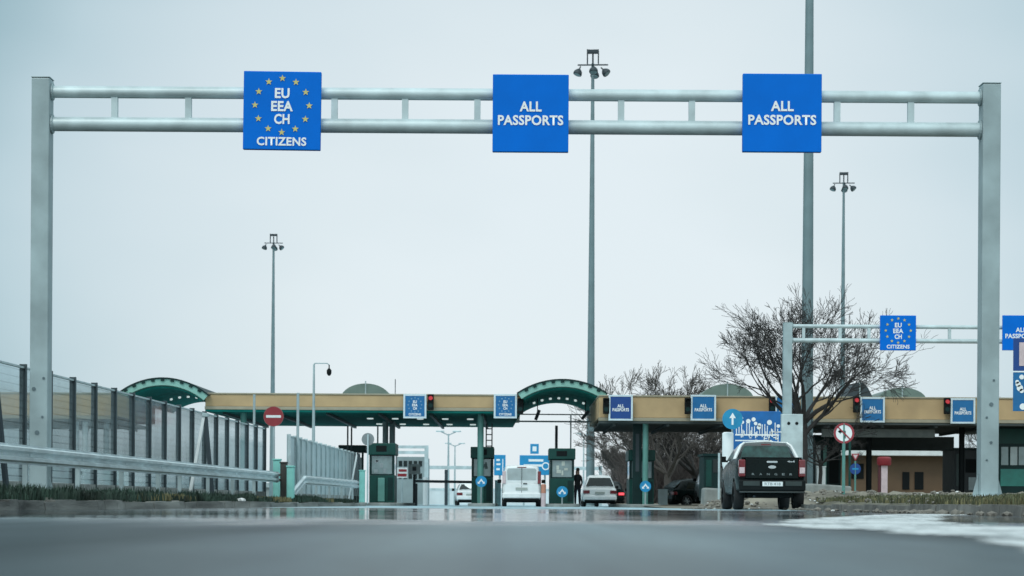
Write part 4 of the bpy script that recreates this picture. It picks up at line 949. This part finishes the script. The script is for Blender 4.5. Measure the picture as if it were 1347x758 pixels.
# --- pickup
def make_pickup():
    t = thing('pickup_truck', 'black double cab pickup driving away, seen from behind', 'pickup truck')
    b_ = MB(); W = .925; secs = [(0.10, W-.06, .66, 1.34), (.16, W-.03, .54, 1.37), (.6, W, .46, 1.38), (1.7, W, .44, 1.37), (3.2, W, .42, 1.30), (4.1, W, .42, 1.22), (4.9, W-.03, .44, 1.15), (5.2, W-.14, .46, 1.02), (5.3, W-.3, .54, .88)]
    ring_loft(b_, [body_sec(y, w_, zl, zb) for y, w_, zl, zb in secs]); body = b_.build('body', paint_k, t, smooth=True)
    cut_arches(body, ((-.8, 1.05), (.8, 1.05), (-.8, 4.27), (.8, 4.27)), .46)
    for p_ in body.data.polygons: p_.use_smooth = True
    try: body.data.set_sharp_from_angle(angle=R(35))
    except Exception: pass
    # cab
    c = MB(); cs = [(1.66, .84, .60, 1.34, 1.70), (1.80, .85, .64, 1.34, 1.81), (2.2, .86, .66, 1.34, 1.85), (3.0, .86, .65, 1.30, 1.83), (3.5, .86, .62, 1.27, 1.68), (4.15, .84, .60, 1.20, 1.27)]
    ring_loft(c, [top_sec(*q) for q in cs]); cab = c.build('cab', mat('cab_black', (.02, .027, .028), .25, 0, .1, 4, coat=.5, spec=.3), t, smooth=True)
    # pillars and roof edge: sky reflection on black paint put in as bright bars
    for s_ in (-1, 1): MB().tube([(s_*.86, 1.50, 1.36), (s_*.77, 1.58, 1.56), (s_*.68, 1.64, 1.74), (s_*.57, 1.69, 1.825)], [.05, .048, .042, .032], 8).build('pillar_sheen', mat('sky_sheen', (.75, .80, .81), .35, .3), t, smooth=True)
    MB().prism([(-.70, 1.38), (.70, 1.38), (.60, 1.70), (.55, 1.735), (-.55, 1.735), (-.60, 1.70)], 1.60, 1.64).build('rear_window', mat('cab_glass', (.03, .085, .08), .1, 0, .8, 4, spec=.5), t)
    MB().tube([(-.55, 1.69, 1.825), (0, 1.67, 1.855), (.55, 1.69, 1.825)], .022, 8).build('roof_edge', mat('sky_sheen', (.75, .80, .81), .35, .3), t, smooth=True)
    MB().bb(-.13, .13, 1.56, 1.62, 1.755, 1.79).build('brake_light', red_l, t)
    # seats / head rests through the glass
    # tailgate
    tg = MB().bb(-.70, .70, .03, .105, .82, 1.37).build('tailgate', paint_k, t, bevel=.025)
    MB().bb(-.80, .80, .06, .18, 1.373, 1.40).build('tailgate_rail', mat('black_plastic', (.012, .014, .016), .5), t, bevel=.01)
    MB().bb(-.14, .14, .015, .028, 1.25, 1.30).build('handle', chrome, tg, bevel=.01)
    MB().disc((0, .016, 1.14), .105, .012, 24, .042).build('emblem', chrome, tg)
    text('4x4', .5, .027, 1.29, .2, .05, chrome, tg, .02)
    for k, ch in enumerate('RANGER'): text(ch, -.50+k*.20, .027, .95, .075, .055, mat('dull_chrome', (.22, .26, .27), .4, .4), tg, .02)
    for s_ in (-1, 1):
        l = MB().bb(s_*.705, s_*.885, .02, .22, .88, 1.34).build('tail_light', red_l, t, bevel=.03)
        MB().bb(s_*.73, s_*.87, .008, .018, .97, 1.13).build('lens', lampw, l, bevel=.004)
    bu = MB().bb(-.88, .88, -.10, .12, .50, .80).build('bumper', black, t, bevel=.04)
    for s_ in (-1, 1): MB().bb(s_*.34, s_*.78, -.112, -.102, .64, .76).build('bumper_step', mat('bumper_grey', (.035, .05, .05), .35, .3), bu, bevel=.008)
    pl = MB().bb(-.27, .27, -.125, -.104, .63, .75).build('number_plate', white2, t, bevel=.004)
    text('RTB 418', 0, -.127, .69, .42, .075, mat('plate_ink', (.25, .28, .3), .6), pl, .01)
    MB().bb(-.86, .86, -.09, .05, .455, .497).build('lower_valance', mat('valance', (.05, .06, .06), .4, .4), t, bevel=.01)
    MB().bb(-.6, .6, .3, 5.0, .33, .44).build('chassis', black, t); MB().tube([(-.6, 1.05, .38), (.6, 1.05, .38)], .06, 10).build('rear_axle', black, t)
    MB().tube([(-.45, .2, .36), (-.45, 1.2, .36)], .035, 8).build('exhaust', steel_d, t)
    for s_ in (-1, 1):
        wheel(t, s_*.80, 1.05, .39, .27); wheel(t, s_*.80, 4.27, .39, .27)
        m_ = MB().box((s_*.97, 3.45, 1.40), (.12, .1, .16)); m_.tube([(s_*.85, 3.5, 1.34), (s_*1.0, 3.47, 1.36)], .03, 6); m_.build('mirror', black, t, bevel=.03)
        g = MB(); pts = [(1.85, 1.40), (3.75, 1.36), (3.3, 1.66), (2.1, 1.72)]
        vs = [(s_*(.868-(z-1.34)*.46), y, z) for y, z in pts]+[(s_*(.80-(z-1.34)*.46), y, z) for y, z in pts]
        g.add(vs, [(0, 1, 2, 3), (4, 5, 6, 7), (0, 1, 5, 4), (1, 2, 6, 5), (2, 3, 7, 6), (3, 0, 4, 7)]).build('side_window', glass_k, t)
    return t
pk = make_pickup(); q = P(1015.5, 668, 64); pk.location = (q.x, 64.0, 0); pk.rotation_euler = (0, 0, R(.2))

# --- cars
def make_car(name, label, cat, kind, paint, loc, rz=0., sc=1.):
    t = thing(name, label, cat, loc, rz)
    if kind == 'van': W, Lg, zb, zt, wb, wt, gh = .87, 4.2, 1.05, 1.80, .84, .74, ((.04, 1.70), (.14, 1.79), (1.0, 1.82), (2.6, 1.80), (3.1, 1.55), (3.7, 1.12)); r = .31; ax = (.65, 3.35)
    elif kind == 'suv': W, Lg, zb, zt, wb, wt, gh = .93, 4.7, 1.0, 1.70, .86, .62, ((.10, 1.14), (.46, 1.64), (1.0, 1.72), (2.6, 1.70), (3.1, 1.45), (3.7, 1.05)); r = .37; ax = (.9, 3.75)
    else: W, Lg, zb, zt, wb, wt, gh = .86, 4.1, .90, 1.45, .80, .60, ((.12, 1.02), (.60, 1.38), (1.2, 1.46), (2.3, 1.44), (2.8, 1.25), (3.3, .95)); r = .31; ax = (.75, 3.3)
    b_ = MB(); ring_loft(b_, [body_sec(y*Lg, w_*W, zl, z_*zb) for y, w_, zl, z_ in ((0, .86, .40, .93), (.02, .95, .32, .99), (.1, 1, .26, 1.0), (.3, 1, .24, 1), (.6, 1, .24, 1), (.8, .99, .25, .97), (.93, .95, .28, .86), (.985, .84, .34, .72), (1, .7, .4, .64))])
    body = b_.build('body', paint, t, smooth=True)
    cut_arches(body, [(s_*(W-.1), y) for s_ in (-1, 1) for y in ax], r*1.16)
    for p_ in body.data.polygons: p_.use_smooth = True
    try: body.data.set_sharp_from_angle(angle=R(35))
    except Exception: pass
    c = MB(); ring_loft(c, [top_sec(y, wb if i else wb, wt if 0 < i < 5 else wt*.97, zb-.02, z_) for i, (y, z_) in enumerate(gh)]); c.build('cabin', paint, t, smooth=True)
    z0 = zb+.06; yw = gh[0][0]-.012
    if kind == 'van':
        MB().prism([(-wb+.22, z0+.05), (wb-.22, z0+.05), (wt-.1, zt-.2), (wt-.16, zt-.13), (-wt+.16, zt-.13), (-wt+.1, zt-.2)], yw, yw+.03).build('rear_window', glass_p, t)
        MB().bb(-.006, .006, -.012, .02, .5, zt-.1).build('door_gap', black, t); MB().bb(.06, .24, -.035, -.012, .98, 1.02).build('handle', black, t); MB().bb(-.2, .2, .02, .06, zt-.1, zt-.06).build('brake_light', red_l, t)
        for s_ in (-1, 1): MB().bb(s_*(wb-.14), s_*(wb+.005), -.02, .16, 1.0, 1.55).build('tail_light', red_l if s_ > 0 else pink, t, bevel=.02)
    else:
        # sloping rear window
        y0, y1 = gh[0][0], gh[1][0]; zA, zB = gh[0][1]-.01, gh[1][1]-.07; ya = y0-.03; yb = y1-.085
        vs = [(-wb+.12, ya, zA), (wb-.12, ya, zA), (wt-.06, yb, zB), (-wt+.06, yb, zB), (-wb+.12, ya+.05, zA-.02), (wb-.12, ya+.05, zA-.02), (wt-.06, yb+.06, zB-.02), (-wt+.06, yb+.06, zB-.02)]
        c2 = MB().add(vs, [(0, 1, 2, 3), (4, 5, 6, 7), (0, 1, 5, 4), (1, 2, 6, 5), (2, 3, 7, 6), (3, 0, 4, 7)]); c2.build('rear_window', glass_k, t)
        for s_ in (-1, 1): MB().bb(s_*(W-.38), s_*(W-.02), -.03, .2, zb*.70, zb*.88).build('tail_light', red_l, t, bevel=.02)
    bm_ = MB().bb(-W+.02, W-.02, -.10, .12, .36, .60).build('bumper', paint, t, bevel=.05)
    MB().bb(-W+.1, W-.1, -.095, .1, .26, .352).build('lower_bumper', black, t, bevel=.02)
    MB().bb(-.26, .26, -.055 if kind != 'van' else -.03, -.005 if kind != 'van' else .0, zb*.70-.02, zb*.70+.10).build('number_plate', mat('plate_grey', (.36, .40, .38), .5), t)
    MB().bb(-W+.2, W-.2, .3, Lg-.5, .18, .3).build('underside', black, t)
    for s_ in (-1, 1):
        for y in ax: wheel(t, s_*(W-.11), y, r, .21)
        m_ = MB().box((s_*(W+.12), Lg*.66, zb+.08), (.18, .1, .16)); m_.build('mirror', black, t, bevel=.03)
        pts = [(gh[1][0]+.15, z0), (gh[5][0]-.35, z0), (gh[4][0]-.1, zt-.2), (gh[1][0]+.3, zt-.16)]
        f_ = (wb-wt)/(zt-zb)
        vs = [(s_*(wb+.006-(z-zb)*f_), y, z) for y, z in pts]+[(s_*(wb-.04-(z-zb)*f_), y, z) for y, z in pts]
        if kind != 'van': MB().add(vs, [(0, 1, 2, 3), (4, 5, 6, 7), (0, 1, 5, 4), (1, 2, 6, 5), (2, 3, 7, 6), (3, 0, 4, 7)]).build('side_window', glass_k, t)
        MB().bb(s_*(W-.3), s_*(W-.1), Lg-.12, Lg-.02, .6*zb, .78*zb).build('headlight', lampw, t, bevel=.02)
    t.scale = (sc, sc, sc)
    return t
q = P(686, 667, 110); van = make_car('van', 'white panel van waiting at the booth, seen from behind', 'van', 'van', paint_w, (q.x, 110, 0), 0, 1.04)
q = P(789, 667, 131); suv = make_car('car', 'white off-road car with dark rear window and red tail lights at the passports lane', 'car', 'suv', paint_w, (q.x, 131, 0), R(0))
q = P(812, 667, 138); c2 = make_car('car', 'dark car with a glowing red brake lamp ahead of the white off-road car', 'car', 'hatch', paint_k, (q.x-.45, 138.5, 0), R(-3))
MB().bb(.55, .86, -.06, -.032, .66, .80).build('lit_brake_lamp', red_on, c2, bevel=.02)
q = P(612, 667, 150); make_car('car', 'small distant white car beyond the open lane, left of the second booth', 'car', 'hatch', paint_w, (q.x+.35, 148, 0), R(3))
q = P(912, 667, 140); v2 = make_car('van', 'grey van parked beyond the right canopy under the bare trees', 'van', 'van', paint_s, (q.x-.2, 118, .25), R(4))
q = P(878, 667, 125); make_car('car', 'dark parked car behind the booth of the right canopy column', 'car', 'hatch', paint_k, (q.x-.1, 124, 0), R(-68))
q = P(56, 667, 96); make_car('van', 'white van parked behind the clear noise barrier at far left', 'van', 'van', paint_w, (q.x, 96, .15), R(0))

# ------------------------------------------------------------------ person
def person(label, loc, rz):
    t = thing('person', label, 'person', loc, rz); me = bpy.data.meshes.new('body')
    V = [(0, 0, .95), (0, 0, 1.12), (0, 0, 1.32), (0, 0, 1.45), (0, 0, 1.53), (0, -.01, 1.62), (0, -.01, 1.72)]
    rr = [(.16, .11), (.15, .10), (.19, .12), (.12, .09), (.07, .07), (.105, .12), (.095, .11)]; E = [(i, i+1) for i in range(6)]
    def chain(root, pts, rads):
        prev = root
        for p_, r_ in zip(pts, rads): V.append(p_); rr.append((r_, r_)); E.append((prev, len(V)-1)); prev = len(V)-1
        return prev
    for s_ in (-1, 1):
        chain(0, [(s_*.09, 0, .86), (s_*.10, -.01, .5), (s_*.11, .01, .12), (s_*.115, -.0, .05), (s_*.12, -.14, .035)], [.09, .065, .045, .045, .035])
        h = chain(3, [(s_*.17, 0, 1.42), (s_*.22, .01, 1.14), (s_*.21, -.10, .92), (s_*.20, -.14, .86)], [.06, .045, .032, .034])
        for k in range(4): chain(h, [(s_*.20+(k-1.5)*.018, -.17, .83), (s_*.20+(k-1.5)*.018, -.175, .795-.004*abs(k-1))], [.010, .008])
        chain(h, [(s_*.165, -.165, .85), (s_*.155, -.18, .825)], [.011, .009])
    me.from_pydata(V, E, []); o = bpy.data.objects.new('body', me); COL.objects.link(o); o.parent = t
    sm = o.modifiers.new('skin', 'SKIN'); 
    for i, r_ in enumerate(rr): me.skin_vertices[0].data[i].radius = r_
    me.skin_vertices[0].data[0].use_root = True
    o.modifiers.new('sub', 'SUBSURF').levels = 1
    bpy.context.view_layer.update(); m2_ = bpy.data.meshes.new_from_object(o.evaluated_get(bpy.context.evaluated_depsgraph_get())); o.modifiers.clear(); o.data = m2_
    m2_.materials.clear()
    for m_ in (skin, cloth_k, cloth_n, black): m2_.materials.append(m_)
    for p_ in m2_.polygons:
        z = p_.center.z; p_.use_smooth = True; hand = z < .9 and abs(p_.center.x) > .14 and p_.center.y < -.11 and z > .7
        p_.material_index = 0 if (z > 1.5 or hand) else (1 if z > .93 or (abs(p_.center.x) > .15 and z > .7) else (2 if z > .09 else 3))
    hb = MB(); bm = bmesh.new(); bmesh.ops.create_uvsphere(bm, u_segments=14, v_segments=10, radius=.1)
    hb.add([(v.co.x*.92, v.co.y*1.05+.025, v.co.z*.85+1.735) for v in bm.verts if True], [tuple(v.index for v in f.verts) for f in bm.faces]); bm.free()
    hb.build('hair', hair, t, smooth=True)
    f = MB(); f.box((0, -.112, 1.655), (.022, .03, .04)); f.build('nose', skin, t, bevel=.006)
    return t
q = P(759.5, 667, 112.3); person('person in dark clothing standing beside the middle booth', (q.x, 112.3, 0.0), R(200))

# ------------------------------------------------------------------ small lane things
q = P(715, 637, 108.6); t = thing('bollard', 'pinkish white bollard with an orange head just right of the van', 'bollard', (q.x, q.y, .0)); H = q.z
MB().tube([(0, 0, 0), (0, 0, H*.6)], .11, 14).build('post', pink, t, smooth=True); MB().tube([(0, 0, H*.6+.002), (0, 0, H-.04), (0, 0, H)], [.115, .115, .08], 14).build('head', mat('faded_orange', (.5, .22, .15), .5), t, smooth=True)
box_thing('cabinet', 'pale cyan cabinet standing between the second booth and the white van', 'cabinet', 651, 633, 659, 667, 128, mat('pale_cyan', (.35, .62, .66), .5), .0)
box_thing('utility_box', 'low grey utility box beyond the bare trees right of the last booth', 'box', 866, 645, 878, 667, 118, steel_l, .0)
# distant background
t = thing('direction_board', 'wide blue overhead direction board with white writing beyond the van lane', 'road sign', P(703, 612, 170)); w_ = 39*170/F; h_ = 26*170/F
MB().bb(-w_/2, w_/2, 0, .1, -h_/2, h_/2).build('panel', blue_cy, t, bevel=.02)
mm = MB().bb(-w_*.2, w_*.3, -.012, -.004, h_*.18, h_*.30).bb(-w_*.36, w_*.25, -.012, -.004, -.1, h_*.04).bb(-w_*.36, w_*.1, -.012, -.004, -h_*.25, -h_*.16).ring((w_*.38, -.012, -h_*.05), .2, .28, .008, 16); mm.build('lettering', white, t)
MB().bb(-.3, .3, 0, .08, h_/2+.1, h_/2+.8).build('top_sign', blue_cy, t, bevel=.02); MB().bb(-.14, .14, -.012, -.004, h_/2+.28, h_/2+.62).build('symbol', white, t)
MB().tube([(-w_/2+.3, .2, -P(703, 612, 170).z), (-w_/2+.3, .2, h_/2)], .07, 8).build('leg', steel, t); MB().tube([(w_/2-.3, .2, -P(703, 612, 170).z), (w_/2-.3, .2, h_/2)], .07, 8).build('leg', steel, t)
q = P(657.5, 612, 165); t = thing('direction_board', 'narrow blue board with white bars beside the van, nearer the second booth', 'road sign', q); w_ = 15*165/F; h_ = 27*165/F
MB().bb(-w_/2, w_/2, 0, .1, -h_/2, h_/2).build('panel', blue_cy, t, bevel=.02); MB().bb(-w_*.3, w_*.0, -.012, -.004, h_*.2, h_*.3).bb(-w_*.3, w_*.05, -.012, -.004, 0, h_*.09).bb(-w_*.3, 0, -.012, -.004, -h_*.25, -h_*.15).bb(w_*.22, w_*.3, -.012, -.004, -h_*.3, h_*.3).build('lettering', white, t)
MB().tube([(0, .2, -q.z), (0, .2, h_/2)], .08, 8).build('leg', steel, t)
def street_lamp(label, px, ytop, d, armp):
    q = P(px, ytop, d); t = thing('street_lamp', label, 'street lamp', (q.x, d, 0), 0, 'distant street lamps'); H = q.z
    MB().tube([(0, 0, 0), (0, 0, H*.6), (0, 0, H)], [.13, .09, .06], 8).build('pole', steel, t, smooth=True); a_ = armp*d/F
    for s_ in (-1, 1): h_ = MB().tube([(0, 0, H-.1), (s_*a_*.5, 0, H+.06), (s_*a_, 0, H+.22)], .045, 6).build('arm', steel, t); MB().box((s_*a_, 0, H+.22), (.7, .25, .12)).build('lamp_head', steel_l, h_, bevel=.03)
street_lamp('nearer of two twin armed street lamps beyond the open lane', 590, 571, 200, 11); street_lamp('farther of two twin armed street lamps beyond the open lane', 598.5, 586, 260, 9)
street_lamp('faint twin armed street lamp right of the tall mast foot', 768, 573, 280, 6)
t = thing('far_gantry', 'far pale gantry frame standing beyond the leftmost booth', 'gantry', (0, 160, 0))
xa_, xb_ = P(500, 600, 160).x, P(561, 600, 160).x; z_a, z_b = P(540, 588, 160).z, P(540, 595, 160).z
for x in (xa_, xb_): MB().bb(x-.13, x+.13, -.1, .1, 0, z_a+.1).build('post', steel_l, t)
MB().bb(xa_, xb_, -.09, .09, z_a-.1, z_a+.09).build('upper_beam', steel_l, t); MB().bb(xa_, xb_, -.09, .09, z_b-.12, z_b+.08).build('lower_beam', steel_l, t)
q = P(540, 601, 175); t = thing('grey_building', 'distant grey building with rows of windows beyond the open lane', 'building', (q.x, 175, 0)); hw = 20*175/F; H = q.z
MB().bb(-hw, hw, 0, 8, 0, H).build('wall', far_g, t)
for i in range(5):
    for j in range(2): x = -hw+.25+i*(2*hw-.4)/5; MB().bb(x, x+.25, -.03, -.003, H-.7-j*.9, H-.3-j*.9).build('window', glass_k, t)
q = P(529, 622, 140); t = thing('warning_board', 'small red and white board beyond the leftmost booth', 'sign', (q.x, q.y, 0)); mm = MB().bb(-.3, .3, 0, .05, q.z-.3, q.z+.3).build('panel', white2, t); MB().bb(-.26, .26, -.012, -.004, q.z-.22, q.z-.05).bb(-.2, .26, -.012, -.004, q.z+.06, q.z+.2).build('red_bars', red, t); MB().tube([(0, .06, 0), (0, .06, q.z+.2)], .04, 8).build('pole', steel, t)
q = P(545, 617, 128); t = thing('small_sign', 'pale rectangular sign on a dark post in the open lane', 'sign', (q.x, q.y, 0)); MB().bb(-.32, .32, 0, .05, q.z-.28, q.z+.25).build('panel', far_w, t); MB().bb(-.1, .1, -.01, -.004, q.z-.1, q.z+.12).build('symbol', steel_d, t); MB().bb(-.07, .07, .06, .18, 0, q.z-.1).build('post', steel_d, t)
# barrier boom
pA, pB = P(546, 633.5, 118), P(620, 633.5, 118); t = thing('barrier_boom', 'dark horizontal boom lowered across the open lane', 'barrier', (pB.x+.3, 118, 0)); z = pA.z
MB().box(((pA.x-pB.x-.3)/2, 0, z), (pB.x-pA.x+.3, .08, .13), Matrix.Rotation(R(.6), 3, 'Y')).build('boom', steel_d, t, bevel=.01); MB().bb(-.15, .15, -.15, .15, 0, z+.15).build('motor_box', steel_d, t, bevel=.02); MB().bb(pA.x-pB.x-.3, pA.x-pB.x-.18, -.06, .06, 0, z-.1).build('rest_post', steel_d, t)
pole_thing(560, 628, 140, .16, 'pale white post beyond the boom in the open lane', far_w, 0); pole_thing(587, 618, 160, .11, 'dark post beyond the boom below the street lamps', steel_d, 0)
# far low walls / buildings
t = thing('white_wall', 'low white roadside wall far beyond the lanes', 'wall', (0, 300, 0)); MB().bb(P(520, 650, 300).x, P(800, 650, 300).x, 0, .3, 0, P(600, 645, 300).z).build('face', far_w, t); MB().bb(P(520, 650, 300).x, P(800, 650, 300).x, -.05, .35, P(600, 645, 300).z+.004, P(600, 644, 300).z+.15).build('coping', steel_l, t)
t = thing('overhead_bar', 'distant horizontal sign bar crossing behind the boom', 'gantry', (0, 190, 0)); z = P(600, 615, 190).z
MB().bb(P(563, 615, 190).x, P(790, 615, 190).x, -.1, .1, z-.15, z+.12).build('beam', steel_l, t)
for x in (563, 790): MB().bb(P(x, 615, 190).x-.12, P(x, 615, 190).x+.12, -.1, .1, 0, z+.2).build('post', steel, t)
fb = far_g
for i, (x0, x1, yt, d, lb) in enumerate(((505, 600, 652, 420, 'low pale shed on the horizon beyond the open lane'), (130, 470, 640, 520, 'long low pale building on the horizon at left'), (960, 1300, 640, 400, 'long low pale building on the horizon at right'))):
    a_, b_ = P(x0, yt, d), P(x1, yt, d); t = thing('far_building', lb, 'building', ((a_.x+b_.x)/2, d, 0)); hw = (b_.x-a_.x)/2
    MB().bb(-hw, hw, 0, 20, 0, a_.z).build('wall', far_g, t); MB().prism([(-hw-.5, a_.z), (hw+.5, a_.z), (hw-1, a_.z+1), (-hw+1, a_.z+1)], -.5, 20.5).build('roof', steel, t)

# ------------------------------------------------------------------ render settings
scene.view_settings.view_transform = 'Standard'; scene.view_settings.look = 'None'; scene.view_settings.exposure = 0; scene.view_settings.gamma = 1
scene.render.engine = 'CYCLES'; scene.cycles.use_denoising = True
try: scene.cycles.denoiser = 'OPENIMAGEDENOISE'
except Exception: pass
scene.cycles.max_bounces = 6; scene.cycles.transparent_max_bounces = 24
